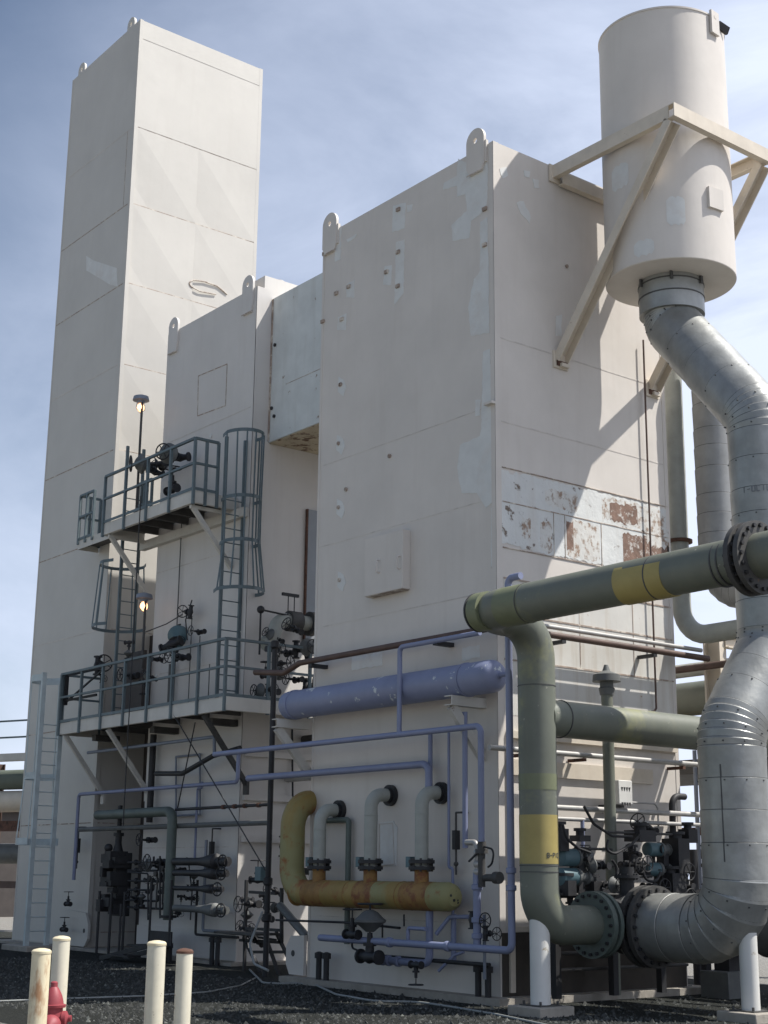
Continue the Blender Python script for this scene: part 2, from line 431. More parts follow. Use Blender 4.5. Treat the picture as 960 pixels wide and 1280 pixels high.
def patch(mb, pxs, P, nrm, th_=None, jit=.012):
    PT[0] += .00012; th_ = PT[0]
    pts = [P(*p) for p in pxs]; out = []
    for i in range(len(pts)):
        a, b_ = pts[i], pts[(i + 1) % len(pts)]
        n_ = max(1, int((b_ - a).length / .07))
        for k in range(n_):
            q = a.lerp(b_, k / n_)
            if k: q = q + V((random.uniform(-jit, jit) * (1 - abs(nrm.x)), random.uniform(-jit, jit) * (1 - abs(nrm.y)), random.uniform(-jit, jit)))
            out.append(q)
    mb.poly(out, nrm, th_)
w.mi = 2
c1 = lambda L: [(380 + x / 2.8235, 140 + y / 2.8235) for x, y in L]
for L in ([(545, 165), (580, 180), (648, 150), (648, 300), (640, 345), (590, 385), (583, 445), (525, 455), (520, 400), (545, 375), (575, 350), (570, 290), (540, 300), (540, 260), (490, 275), (495, 250), (540, 225)],
          [(315, 330), (360, 320), (355, 410), (312, 425)], [(325, 460), (355, 450), (352, 640), (320, 680)],
          [(622, 390), (648, 370), (652, 600), (654, 780), (590, 790), (580, 690), (600, 590), (622, 560)],
          [(285, 545), (310, 540), (308, 610), (280, 610)], [(150, 450), (190, 428), (180, 445), (155, 460)],
          [(108, 440), (133, 400), (130, 520), (110, 530)], [(150, 610), (180, 590), (178, 655), (150, 655)], [(362, 330), (385, 325), (380, 350), (365, 355)], [(120, 725), (150, 710), (148, 770), (118, 770)]):
    patch(w, c1(L), PA, NA)
for L in ([(750, 320), (775, 315), (800, 370), (795, 395), (765, 360)], [(805, 235), (828, 240), (830, 270), (812, 268)], [(775, 205), (798, 210), (795, 232), (778, 228)], [(890, 720), (910, 715), (908, 790), (888, 790)], [(690, 200), (715, 195), (720, 225), (700, 235)]):
    patch(w, c1(L), PB, NB)
c4 = lambda L: [(300 + x / 2.6667, 440 + y / 2.6667) for x, y in L]
for L in ([(735, 310), (800, 280), (810, 240), (838, 225), (843, 500), (820, 520), (790, 470), (740, 470), (725, 390)], [(785, 160), (803, 158), (800, 212), (785, 215)], [(838, 520), (845, 515), (850, 700), (838, 720)]):
    patch(w, c4(L), PA, NA)
for (x, y) in ((335, 110), (330, 305), (330, 518), (333, 760)):
    patch(w, c4([(x - 6, y - 28), (x + 12, y - 18), (x + 20, y + 10), (x + 10, y + 38), (x - 8, y + 22)]), PA, NA)
patch(w, [(604, 440), (613, 436), (616, 520), (617, 600), (607, 606), (601, 570)], PA, NA)
patch(w, [(440, 822), (478, 815), (478, 832), (440, 838)], PA, NA); patch(w, [(578, 810), (600, 806), (600, 822), (578, 826)], PA, NA)
# capped bolt holes
w.mi = 3
for (x, y) in ((335, 110), (330, 305), (330, 518), (333, 760), (500, 347), (355, 458), (338, 108)):
    p = PA(*c4([(x, y)])[0]); w.lathe(p - V((0, -.001, 0)), NA, [(0, .035), (.03, .035), (.03, .012), (.012, .01)], 10)
for (x, y) in ((335, 345), (334, 495), (333, 615), (293, 565), (160, 617), (116, 640), (135, 732), (68, 740), (640, 345 - 2), (640, 470), (74, 500)):
    p = PA(*c1([(x, y)])[0]); w.box(p.x - .045, p.x + .045, -.035, 0, p.z - .03, p.z + .03)
p = PB(708, 333); w.lathe(p, NB, [(0, .03), (.025, .03)], 10)
# rust-flaked band on the sunlit side
fb = th.part('flaking_panel', [M.flake1, M.seam, M.flake2, M.flake3, M.old], label='flaking white band with bare rust')
def rag(mi, y0, y1, z0, z1, jit, n=7):
    """scraped area with a ragged edge"""
    fb.mi = mi; PT[0] += .0003; m_ = max(6, int((y1 - y0) / .045)); vs = []
    for k in range(m_ + 1):
        t = k / m_; y = y0 + (y1 - y0) * t + (random.uniform(-.3, .3) * (y1 - y0) / m_); e = 1 if .12 < t < .88 else 2.2
        vs += [V((PT[0], y, z0 + random.uniform(-.2, 1) * jit * e)), V((PT[0], y, z1 - random.uniform(-.2, 1) * jit * e))]
    fb.add(vs, [(2 * k, 2 * k + 2, 2 * k + 3, 2 * k + 1) for k in range(m_)])
rag(0, .06, 3.85, 6.42, 7.62, .035, 40)
for (mi, y0, y1, z0, z1) in ((2, 2.25, 3.82, 7.14, 7.58), (2, 1.0, 1.75, 7.18, 7.5), (2, 1.45, 2.2, 6.44, 7.07), (3, 2.72, 3.82, 6.42, 7.06), (2, .9, 1.15, 6.45, 6.95), (2, .5, .7, 6.6, 6.95), (3, 2.45, 3.1, 7.17, 7.52), (3, 1.46, 1.6, 6.55, 7.05), (2, 3.3, 3.84, 6.9, 7.3)):
    rag(mi, y0, y1, z0, z1, .045, 9)
fb.mi = 1
for z in (7.64, 7.11, 6.41): fb.box(.0, .0135, .12, 3.84, z - .007, z + .007)
for y in (1.18, 1.42, 2.23): fb.box(.0, .0132, y - .005, y + .005, 6.42, 7.1)
# older rougher lower courses on the sunlit side
lo = th.part('lower_panel', [M.old, M.seam, M.beige], label='streaked lower wall courses with ledge angles')
lo.mi = 0; lo.box(0, .004, .13, 3.80, 3.95, 5.95)
lo.mi = 1
for z in (5.95, 5.42, 4.75): lo.box(0, .012, .13, 3.82, z - .012, z + .012)
for y in (1.7, 2.9): lo.box(0, .009, y - .008, y + .008, 4.76, 5.94)
lo.mi = 2
lo.box(0, .06, .15, 3.8, 3.62, 3.72); lo.box(.0, .05, .15, 3.2, 3.10, 3.32); lo.box(0, .03, .15, 3.8, .95, 1.02)
lo.box(0, .05, .15, .24, .15, 3.5)
bs = th.part('base_course', M.brownbase, label='dark dirty base course with deep shade in its colour'); bs.box(0, .014, .02, CD - .02, .1, .94)  # dark panel paints the deep shade here along with the dirt
# inspection hatch on the shaded front
hx = [PA(466, 676), PA(513, 663), PA(513, 737), PA(466, 747)]
hz0, hz1 = (hx[3].z + hx[2].z) / 2, (hx[0].z + hx[1].z) / 2
hb = th.part('inspection_hatch', [M.cream, M.seam], bevel=.008)
hb.box(hx[0].x, hx[1].x, -.16, 0, hz0, hz1)
hb.mi = 1; hb.box(hx[0].x + .02, hx[1].x - .02, -.15, -.001, hz0 - .012, hz0)
for px_, py_ in ((474, 708), (500, 703)):
    p = PA(px_, py_, .16); hh = th.part('handle', M.cream, parent=hb)
    hh.pipe([p + V((0, 0, .10)), p + V((0, -.06, .10)), p + V((0, -.06, -.10)), p + V((0, 0, -.10))], .012, .03, 8)
for x in (-.38, -4.32):
    l_ = th.part('lifting_lug', [M.cream, M.seam]); lug(l_, V((x, -.02, CH - .42)), .42, .78, .05, 'x', .045)
    l_.mi = 1; l_.box(x - .2, x + .2, -.05, -.045, CH - .42, CH - .40)
    l_.mi = 0; l_.box(x + .2, x + .245, -.03, .02, CH - .30, CH + .08)
bl = th.part('base_lug', [M.cream, M.dark])
p = PA(372, 1204)
bl.poly([V((-4.55, -.02, .12)), V((-4.95, -.02, .12)), V((-5.05, -.02, .28)), V((-5.05, -.02, .55)), V((-4.92, -.02, .72)), V((-4.55, -.02, .74))], NA, .06)
bl.mi = 1; bl.lathe((-4.85, -.08, .45), NA, [(0, .05), (.004, .05)], 12)
l_ = th.part('corner_bracket', M.cream); l_.box(-.16, .02, -.1, .0, 8.60, 8.64)
th.done()

# ------------------------------------------------------------------ tall tower (left, behind)
TX0, TX1, TY0, TY1, TH = -19.05, XT, YM, 5.35, 23.42
th = Thing('tower', 'tallest cream panelled tower, sunlit on its right face', 'tower', at=((TX0 + TX1) / 2, 3.4, 0))
w = th.part('wall', [M.cream_tower, M.seam, M.seam_faint, M.primer])
zs = [.06, .38, 2.78, 5.0, 7.25, 9.45, 11.65, 13.85, 16.0, 18.17, 20.32, TH - .55, TH]
w.box(TX0, TX1 - .04, TY0, TY1, .06, TH)
w.box(TX1 - .039, TX1, TY0, TY0 + .1, .06, TH); w.box(TX1 - .039, TX1, TY1 - .1, TY1, .06, TH)
for i in range(len(zs) - 1):                                   # right face: cross-broken sheet panels
    z0, z1 = zs[i] + .012, zs[i + 1] - .012
    ya, yb = TY0 + .1, TY1 - .1; ym = (ya + yb) / 2
    X = TX1 - .002; d = .05 if 4 < i < len(zs) - 3 else (.0 if i >= len(zs) - 3 else .012)
    for (p, q) in ((ya, ym), (ym, yb)):
        w.add([(X, p, z1), (X, q, z1), (X, q, z0)], [(0, 2, 1)]); w.add([(X, p, z1), (X, q, z0), (X - d, p + (.02 if d else 0), z0)], [(0, 2, 1)])
    w.mi = 2 if i == len(zs) - 2 else 1; w.box(TX1 - .0385, TX1 - .008, TY0 + .1, TY1 - .1, zs[i] - .012, zs[i] + .012); w.mi = 0
w.add([(TX1 - .02, TY0 + .1, TH - .01), (TX1 - .02, TY1 - .1, TH - .01), (TX1 - .02, TY1 - .1, TH - .6), (TX1 - .02, TY0 + .1, TH - .6)], [(0, 3, 2, 1)])
w.box(TX0, TX1 + .012, TY0 - .012, TY0 - .0, .06, TH) if False else None
for i, z in enumerate(zs[1:-2]):
    w.mi = 1 if i % 3 else 2; w.box(TX0 + .02, TX1 - .12, TY0 - .004, TY0, z - .012, z + .012)
w.mi = 1; w.box(TX1 - .36, TX1 - .345, TY0 - .004, TY0, 18.17, 20.32)
w.mi = 0; w.box(TX1 - .09, TX1 + .008, TY0 - .010, TY0 - .0001, .06, TH); w.box(TX1 + .0001, TX1 + .009, TY0 - .01, TY0 + .09, .06, TH)
w.box(TX0 - .004, TX0 + .05, TY0 - .008, TY0, .06, TH)
w.mi = 0; w.box(-19.0, -15.3, YM - .02, YM - .0045, .08, .5)
w.mi = 3; w.poly([PM(*q_, .0) for q_ in ((108, 320), (118, 326), (146, 335), (147, 358), (138, 356), (108, 338))], NA, .005)
# long looped weld scar on the sunlit face
w.mi = 1
sc = [hit(236 + x, 350 + y, 0, XT + .004) for x, y in ((48, 18), (36, 8), (20, 2), (6, 0), (0, 3), (2, 8), (14, 14), (34, 18))]
w.tube(fillet(sc, .15, 4), .016, 6)
for x in (TX1 - .55, TX0 + .5):
    l_ = th.part('lifting_lug', M.cream_tower); lug(l_, V((x, TY0 + .04, TH - .1)), .40, .42, .06, 'x', .06)
bl = th.part('base_lug', [M.cream_tower, M.dark])
bl.poly([V((TX1 - .9, TY0 - .03, .08)), V((TX1 + .05, TY0 - .03, .08)), V((TX1 + .2, TY0 - .03, .25)), V((TX1 + .2, TY0 - .03, .55)), V((TX1 + .05, TY0 - .03, .8)), V((TX1 - .9, TY0 - .03, .85))], NA, .06)
bl.mi = 1; bl.lathe((TX1 + .02, TY0 - .09, .42), NA, [(0, .05), (.004, .05)], 12)
th.done()

# ------------------------------------------------------------------ middle box
MX0, MX1, MY1, MH = -12.83, XM, 7.2, 13.9
th = Thing('insulated_box', 'middle-height cream box between the tower and the wide box, behind the platforms', 'box', at=((MX0 + MX1) / 2, 3.4, .06))
w = th.part('wall', [M.cream_mid, M.seam, M.seam_faint, M.primer])
w.box(MX0, MX1, YM, MY1, .06, MH)
w.mi = 1
rect_outline(w, [PM(248, 470), PM(284, 455), PM(282, 507), PM(247, 520)], NA, .022, .005)
w.mi = 2
for z in (11.2, 8.2, 5.9, 2.2, .95): w.box(MX0 + .04, MX1 - .1, YM - .004, YM, z - .01, z + .01)
w.mi = 0; w.box(MX1 - .05, MX1 + .008, YM - .008, YM - .0001, .06, MH); w.box(MX1 + .0001, MX1 + .008, YM - .008, YM + .05, .06, MH)
w.mi = 3
for px_, py_ in ((264, 545), (300, 790), (196, 845)): p = PM(px_, py_); w.lathe(p, NA, [(0, .045), (.02, .045)], 10)
for x in (MX0 + .3, MX1 - .32):
    l_ = th.part('lifting_lug', [M.cream_mid, M.seam]); lug(l_, V((x, YM - .02, MH - .55)), .42, .88, .05, 'x', .05)
    l_.mi = 1; l_.box(x - .21, x + .21, YM - .05, YM - .046, MH - .55, MH - .53)
rf = th.part('roof_kerb', M.cream_mid)
rf.box(MX1 - .6, MX1 - .02, YM + .2, MY1, MH, MH + .30); rf.lathe((MX1 - .3, YM + .75, MH + .3), NZ, [(0, .09), (.06, .09), (.06, .12), (.10, .12)], 14)
dp = th.part('door_panel', [M.greypanel, M.rust], label='flat grey panel leaning on the gap side')
a_, b_ = PMB(384, 637), PMB(399, 640)
dp.box(XM, XM + .05, a_.y, a_.y + 1.0, 6.2, a_.z)
dp.mi = 1; dp.box(XM + .001, XM + .055, a_.y - .04, a_.y, 6.2, a_.z)
bl = th.part('base_plate', M.cream_mid); bl.box(MX0 + .02, MX1 + .12, YM - .05, YM - .005, .08, .62)
th.done()

th = Thing('added_recess_wall', 'added wall keeping light out of the recess between tower and middle box', 'wall'); k = th.mesh(M.brownpanel); k.box(TX1 + .002, MX0 - .002, 2.7, 2.8, .06, 7.2); th.done()  # wall added across the recess to block light from behind
# connecting box between middle and wide box
th = Thing('connecting_box', 'weathered white box bridging the high gap between middle and wide boxes', 'duct')
cb = th.part('wall', [M.white_old, M.soffit, M.seam, M.black])
cb.box(MX1 + .002, -CW - .002, 1.9, 5.1, 10.47, 13.70)
cb.mi = 1; cb.box(MX1 + .01, -CW - .01, 1.93, 5.07, 10.45, 10.469)
cb.mi = 2; cb.box(MX1 + .002, MX1 + .05, 1.88, 1.8999, 10.5, 13.68); cb.box(MX1 + .6, MX1 + 1.9, 1.896, 1.8999, 11.6, 11.612)
cb.mi = 3
for x, z in ((-8.9, 12.6), (-8.85, 11.0), (-6.0, 12.9), (-6.4, 12.0), (-8.95, 11.2)): cb.lathe((x, 1.9, z), NA, [(0, .04), (.03, .04)], 8)
rv = th.part('roof_vent', M.cream_mid); rv.lathe((-6.3, 2.1, 13.7), NZ, [(0, .05), (.08, .05), (.08, .08), (.14, .08)], 12)
th.done()

# ------------------------------------------------------------------ exhaust silencer drum and its frame
DX, DY, DR, DZ0, DZ1 = 1.43, 2.44, 1.01, 10.74, 15.02
th = Thing('silencer_drum', 'big cream cylindrical drum held high beside the wide box', 'drum', at=(DX, DY, DZ0))
d = th.part('shell', [M.cream, M.primer, M.seam_faint])
d.lathe((DX, DY, DZ0), NZ, [(0, .5), (0, DR - .01), (.012, DR), (DZ1 - DZ0 - .03, DR), (DZ1 - DZ0 - .03, DR + .012), (DZ1 - DZ0, DR + .012), (DZ1 - DZ0, DR - .04), (DZ1 - DZ0 - .5, DR - .04), (DZ1 - DZ0 - .52, .0)], 72)
def drum_patch(u0, u1, z0, z1):
    n = 8
    vs = []
    for k in range(n + 1):
        a = u0 + (u1 - u0) * k / n
        for j, z in enumerate((z0, z1)):
            zz = z + (.02 * math.sin(2.3 * k + j * 2) if 0 < k < n else (.06 if j == 0 else -.06))
            vs.append((DX + (DR + .003) * math.cos(a), DY + (DR + .003) * math.sin(a), zz))
    d.add(vs, [(2 * k, 2 * k + 2, 2 * k + 3, 2 * k + 1) for k in range(n)])
d.mi = 1
A0 = math.atan2(CAM.y - DY, CAM.x - DX)
for o0, o1, z0, z1 in ((-.02, .26, 11.28, 11.74), (-.55, -.22, 10.85, 11.1), (-.98, -.6, 12.1, 12.5)): drum_patch(A0 + o0, A0 + o1, z0, z1)
np_ = th.part('name_plate', M.cream)
a = A0 + .78; c_ = V((DX + DR * math.cos(a), DY + DR * math.sin(a), 11.78)); n_ = V((math.cos(a), math.sin(a), 0)); t_ = V((-math.sin(a), math.cos(a), 0))
np_.obox(c_ + n_ * .01, t_ * .15, NZ * .17, n_ * .03)
lg = th.part('lifting_lug', M.cream); a = A0 + .95; c_ = V((DX + DR * math.cos(a), DY + DR * math.sin(a), 14.88)); n_ = V((math.cos(a), math.sin(a), 0)); t_ = V((-math.sin(a), math.cos(a), 0))
lg.obox(c_ + n_ * .03, t_ * .10, NZ * .20, n_ * .022)
lg.lathe(c_ + n_ * .05 + NZ * .1, n_, [(0, .035), (.006, .035)], 10)
fl = th.part('rain_flap', M.black); fl.obox(c_ + t_ * .28 + NZ * .05, t_ * .14, (NZ + n_ * .5) * .05, n_ * .02)
th.done()

FY0, FY1, FX, FZ = 1.33, 3.55, 2.49, 12.86
th = Thing('bracket_structure', 'cream steel bracket frame of beams and struts carrying the high drum', 'frame', at=(1.2, 2.4, 9.4))
for y in (FY0, FY1):
    b_ = th.part('beam', [M.beige]); b_.channel((0.02, y, FZ), (FX, y, FZ), .11, .22, .016, side=1 if y == FY0 else -1)
b_ = th.part('beam', [M.beige]); b_.channel((FX + .06, FY0 - .06, FZ), (FX + .06, FY1 + .06, FZ), .11, .22, .016)
b_ = th.part('beam', [M.beige]); b_.channel((.10, FY0 + .07, FZ - .12), (.10, FY1 - .07, FZ - .12), .11, .2, .016)
for y in (FY0 + .06, FY1 - .0):
    b_ = th.part('strut', [M.beige]); b_.channel((.03, y + (0 if y < 2 else .02), 9.62), (FX - .02, y, FZ - .12), .15, .23, .018, up=V((0, 1, 0)))
    pl_ = th.part('foot_plate', M.beige); pl_.box(.001, .03, y - .16, y + .16, 9.48, 9.76); pl_.box(.03, .1, y - .04, y + .12, 9.50, 9.56); bt_ = th.part('bolt_cluster', M.rust); bt_.box(.028, .05, y - .10, y + .13, 9.52, 9.60)
pl_ = th.part('foot_plate', M.beige); pl_.box(.012, .04, FY0 - .12, FY0 + .12, FZ - .18, FZ + .12)
th.done()

# ------------------------------------------------------------------ big clad duct from the drum down to the flange
def bands(mb, pts, r, spacing, mi, rad=.006, wid=.014, start=.15):
    acc = start
    for i in range(len(pts) - 1):
        a, b_ = pts[i], pts[i + 1]; L = (b_ - a).length
        while acc < L:
            p = a.lerp(b_, acc / L); t = (b_ - a).normalized()
            k = mb.mi; mb.mi = mi
            mb.lathe(p - t * wid / 2, t, [(0, r), (0.002, r + rad), (wid - .002, r + rad), (wid, r)], 40)
            mb.mi = k
            acc += spacing * random.uniform(.85, 1.15)
        acc -= L
    return
DR2 = .43
def clad_duct(mb, pts, r, lo, hi, lip=.010, seg=48):
    """overlapping sheet segments: every joint steps out to a small lip"""
    P = [pts[0]]
    for i in range(len(pts) - 1):
        a, b_ = pts[i], pts[i + 1]; L = (b_ - a).length
        if L > hi:
            n = max(1, round(L / random.uniform(lo, hi)))
            P += [a.lerp(b_, (k + random.uniform(-.15, .15)) / n) for k in range(1, n)]
        P.append(b_)
    Q, Rr = [P[0]], [r + lip]
    for i in range(1, len(P) - 1):
        t0, t1 = (P[i] - P[i - 1]).normalized(), (P[i + 1] - P[i]).normalized()
        Q += [P[i] - t0 * .003, P[i] + t1 * .003]; Rr += [r, r + lip]
    Q.append(P[-1]); Rr.append(r)
    mb.tube(Q, Rr, seg)
    k0 = mb.mi; mb.mi = 1
    for i in range(1, len(P) - 1):
        t = ((P[i] - P[i - 1]).normalized() + (P[i + 1] - P[i]).normalized()).normalized()
        mb.lathe(P[i] - t * .010, t, [(0, r - .004), (.001, r + .0035), (.008, r + .0035), (.009, r - .004)], seg)
    mb.mi = k0
    return P
dx2, dy2 = 3.25, 1.08
up_y = 2.02
pts = [V((DX, DY, 10.35)), V((DX, DY, 10.05)), V((dx2, up_y, 8.0)), V((dx2, up_y, 4.75)), V((dx2, dy2, 3.55)), V((dx2, dy2, 1.07)), V((1.84, dy2, 1.07))]
th = Thing('exhaust_duct', 'fat grey metal-clad duct snaking from the high drum down to a flange', 'duct')
du = th.part('cladding', [M.clad, M.clad_seam, M.clad_dark])
fp = fillet(pts, .62, 6)
P_ = clad_duct(du, fp, DR2, .34, .62)
du.mi = 1
for (z0, z1, a) in ((1.9, 3.1, -.35), (5.0, 7.4, .5)):
    yy = dy2 if z1 < 4 else up_y; aa = math.atan2(CAM.y - yy, CAM.x - dx2) + a
    du.beam(V((dx2 + (DR2 + .006) * math.cos(aa), yy + (DR2 + .006) * math.sin(aa), z0)), V((dx2 + (DR2 + .006) * math.cos(aa), yy + (DR2 + .006) * math.sin(aa), z1)), .014, .012, V((math.cos(aa), math.sin(aa), 0)))
for p_, q_ in zip(P_[2:-2:2], P_[3:-1:2]):
    t_ = (q_ - p_).normalized(); u_, w_ = frame(t_)
    for k in range(10): a = k * .628 + .2; c_ = p_ + t_ * .03 + (u_ * math.cos(a) + w_ * math.sin(a)) * (DR2 + .008); du.obox(c_, u_ * .009, w_ * .009, t_ * .009)
du.mi = 0
co = th.part('collar', [M.clad, M.clad_seam])
co.lathe((DX, DY, 10.20), NZ, [(0, DR2 + .02), (0, DR2 + .075), (.54, DR2 + .075), (.54, .3)], 48)
co.mi = 1
for z in (10.45, 10.66): co.lathe((DX, DY, z), NZ, [(0, DR2 + .074), (.003, DR2 + .085), (.02, DR2 + .085), (.023, DR2 + .074)], 48)
for k in range(6):
    a = k * math.pi / 3 + .2; n_ = V((math.cos(a), math.sin(a), 0)); co.beam(V((DX, DY, 10.62)) + n_ * .53, V((DX, DY, 10.76)) + n_ * .53, .05, .03)
fg = th.part('flange', [M.dark, M.black])
def flange(mb, c, n, R, r, t, nb=16, bolt=.02, mi2=1):
    n = V(n).normalized(); mb.lathe(V(c) - n * t / 2, n, [(0, r * .8), (0, R), (t, R), (t, r * .8)], 40)
    u, w_ = frame(n); k0 = mb.mi; mb.mi = mi2
    for k in range(nb):
        a = 2 * math.pi * k / nb; p = V(c) + (u * math.cos(a) + w_ * math.sin(a)) * (R - bolt * 2.2)
        mb.tube([p - n * (t / 2 + bolt * 1.3), p + n * (t / 2 + bolt * 1.3)], bolt, 6)
    mb.mi = k0
flange(fg, (1.86, dy2, 1.07), (1, 0, 0), .53, .4, .08, 20, .026); flange(fg, (1.70, dy2, 1.07), (1, 0, 0), .53, .4, .08, 20, .026)
nr = th.part('neck', M.clad); nr.lathe((1.52, dy2, 1.07), (1, 0, 0), [(0, .3), (0, .44), (.13, .44), (.13, .3)], 40)
# half worn lettering
tx = th.part('stencil', M.markfaint)
def cyl_text(mb, s, c, R, ang, z, h, cw):
    """stencilled characters bent round a vertical pipe"""
    SEG = {'B': [(0, 0, 0, 4), (0, 4, 2, 4), (0, 2, 2, 2), (0, 0, 2, 0), (2, 0, 2, 2), (2, 2, 2, 4)], '-': [(0, 2, 2, 2)], 'P': [(0, 0, 0, 4), (0, 4, 2, 4), (2, 4, 2, 2), (0, 2, 2, 2)],
           '1': [(1, 0, 1, 4)], '0': [(0, 0, 0, 4), (0, 4, 2, 4), (2, 0, 2, 4), (0, 0, 2, 0)], 'C': [(0, 0, 0, 4), (0, 4, 2, 4), (0, 0, 2, 0)], 'I': [(1, 0, 1, 4)], 'L': [(0, 0, 0, 4), (0, 0, 2, 0)], 'E': [(0, 0, 0, 4), (0, 4, 2, 4), (0, 2, 1.6, 2), (0, 0, 2, 0)]}
    for i, ch in enumerate(s):
        for x0, y0, x1, y1 in SEG.get(ch, []):
            P = []
            for x, y in ((x0, y0), (x1, y1)):
                a = ang + (i * cw + x / 2 * cw * .62) / R
                P.append(V((c[0] + (R + .003) * math.cos(a), c[1] + (R + .003) * math.sin(a), z + y / 4 * h)))
            a = ang + i * cw / R; n = V((math.cos(a), math.sin(a), 0))
            mb.beam(P[0], P[1], h * .17, .004, n)
cyl_text(tx, 'I-0C1L', (dx2, up_y), DR2 + .009, math.atan2(CAM.y - up_y, CAM.x - dx2) - .62, 6.83, .075, .068)
th.done()

# white post under the duct, standing on a concrete footing
def post(px, py, ztop, r, lab, flabel, saddle=0):
    p = hit(px, py, 2, .12)
    th = Thing('support_post', lab, 'post', group='white pipe support posts')
    c = th.part('column', M.white_post); c.cyl(V((p.x, p.y, .13)), V((p.x, p.y, ztop)), r, 24)
    pl = th.part('base_plate', M.dark); pl.box(p.x - .19, p.x + .19, p.y - .19, p.y + .19, .12, .135)
    for sx in (-.15, .15):
        for sy in (-.15, .15): pl.cyl((p.x + sx, p.y + sy, .135), (p.x + sx, p.y + sy, .18), .016, 8)
    th.done()
    f = Thing('footing', flabel, 'footing', group='concrete footings')
    m_ = f.mesh(M.concrete, .015); m_.box(p.x - .30, p.x + .30, p.y - .30, p.y + .30, -.05, .12); f.done()
    return p
XG = None
p1 = post(676, 1257, 1.30, .13, 'white steel post under the green pipe elbow', 'concrete footing under the post of the green pipe elbow')
p2 = post(939, 1264, 1.05, .115, 'white steel post under the fat grey duct', 'concrete footing under the post of the grey duct')

# ------------------------------------------------------------------ green process pipe
XG = 1.42
gy = hit(672, 950, 0, XG).y
GR = .25
gz = 1.09
zt = 5.02
yt = gy - 1.05
th = Thing('green_pipe', 'large faded green pipe with yellow bands, looping above and beside the wide box', 'pipe')
g = th.part('run', [M.green, M.yellow_band, M.olive, M.clad_seam])
main = [V((8.5, yt, zt)), V((XG - .46, yt, zt)), V((XG - .46, yt, zt))]
top = fillet([V((8.6, yt, zt + .02)), V((XG, yt, zt)), V((XG, gy, zt)), V((XG, gy, gz)), V((XG, .30, gz))], .52, 14)
g.tube(top, GR, 40)
def gband(p, q, mi, dr=.004): k = g.mi; g.mi = mi; t = (V(q) - V(p)).normalized(); g.lathe(p, t, [(0, GR - .01), (0, GR + dr), ((V(q) - V(p)).length, GR + dr), ((V(q) - V(p)).length, GR - .01)], 40); g.mi = k
def xat(px): return path(V((3, yt, zt)), ('x', px))[1].x
gband(V((xat(783), yt, zt)), V((xat(842), yt, zt)), 1)
gband(V((xat(600), yt, zt)), V((xat(612), yt, zt)), 2); gband(V((xat(632), yt, zt)), V((xat(662), yt, zt)), 2)
for px_ in (598, 661, 822, 905, 913): x_ = xat(px_); gband(V((x_ - .008, yt, zt)), V((x_ + .008, yt, zt)), 3, .008)
def zat(py): return path(V((XG, gy, 3)), ('z', py))[1].z
gband(V((XG, gy, zat(1080))), V((XG, gy, zat(1019))), 1)
gband(V((XG, gy, zat(988))), V((XG, gy, zat(968))), 2)
for py_ in (858, 1082, 1090): z_ = zat(py_); gband(V((XG, gy, z_ - .006)), V((XG, gy, z_ + .006)), 3, .005)
br = th.part('branch', [M.green, M.clad_seam]); bz = path(V((XG, gy + .3, 3.7)), ('z', 898))[1].z
br.tube([V((XG, gy + .1, bz)), V((XG, 8.2, bz))], GR * .98, 36)
br.mi = 1; br.lathe((XG, gy + .42, bz), (0, 1, 0), [(0, GR * .97), (0, GR + .006), (.012, GR + .006), (.012, GR * .97)], 36)
fl = th.part('flange', [M.dark, M.black])
xf = xat(936)
flange(fl, (xf, yt, zt), (1, 0, 0), .40, .25, .06, 20, .024); flange(fl, (xf + .13, yt, zt), (1, 0, 0), .40, .25, .06, 20, .024)
fl = th.part('flange', [M.pipedark, M.black])
flange(fl, (XG, .34, gz), (0, 1, 0), .43, .25, .08, 20, .024); flange(fl, (XG, .46, gz), (0, 1, 0), .43, .25, .06, 20, .024)
st = th.part('stencil', M.mark); cyl_text(st, 'B-P1C', (XG, gy), GR + .003, math.atan2(CAM.y - gy, CAM.x - XG) + .42, zat(1072), .055, .045)
th.done()
th = Thing('tee_valve', 'black drum-shaped valve joining green pipe flange and grey duct flange', 'valve')
vb = th.part('body', [M.black, M.dark]); vb.tube(fillet([V((XG, .49, gz)), V((XG, dy2, gz)), V((1.62, dy2, gz))], .2, 8), .33, 28)
vb.ball((XG, dy2 - .05, gz), .40, 24)
nk = th.part('bonnet', M.black); nk.cyl((XG, dy2 - .05, gz + .3), (XG, dy2 - .05, gz + .75), .1, 16); flange(nk, (XG, dy2 - .05, gz + .62), (0, 0, 1), .17, .1, .04, 8, .015, 0)
th.done()

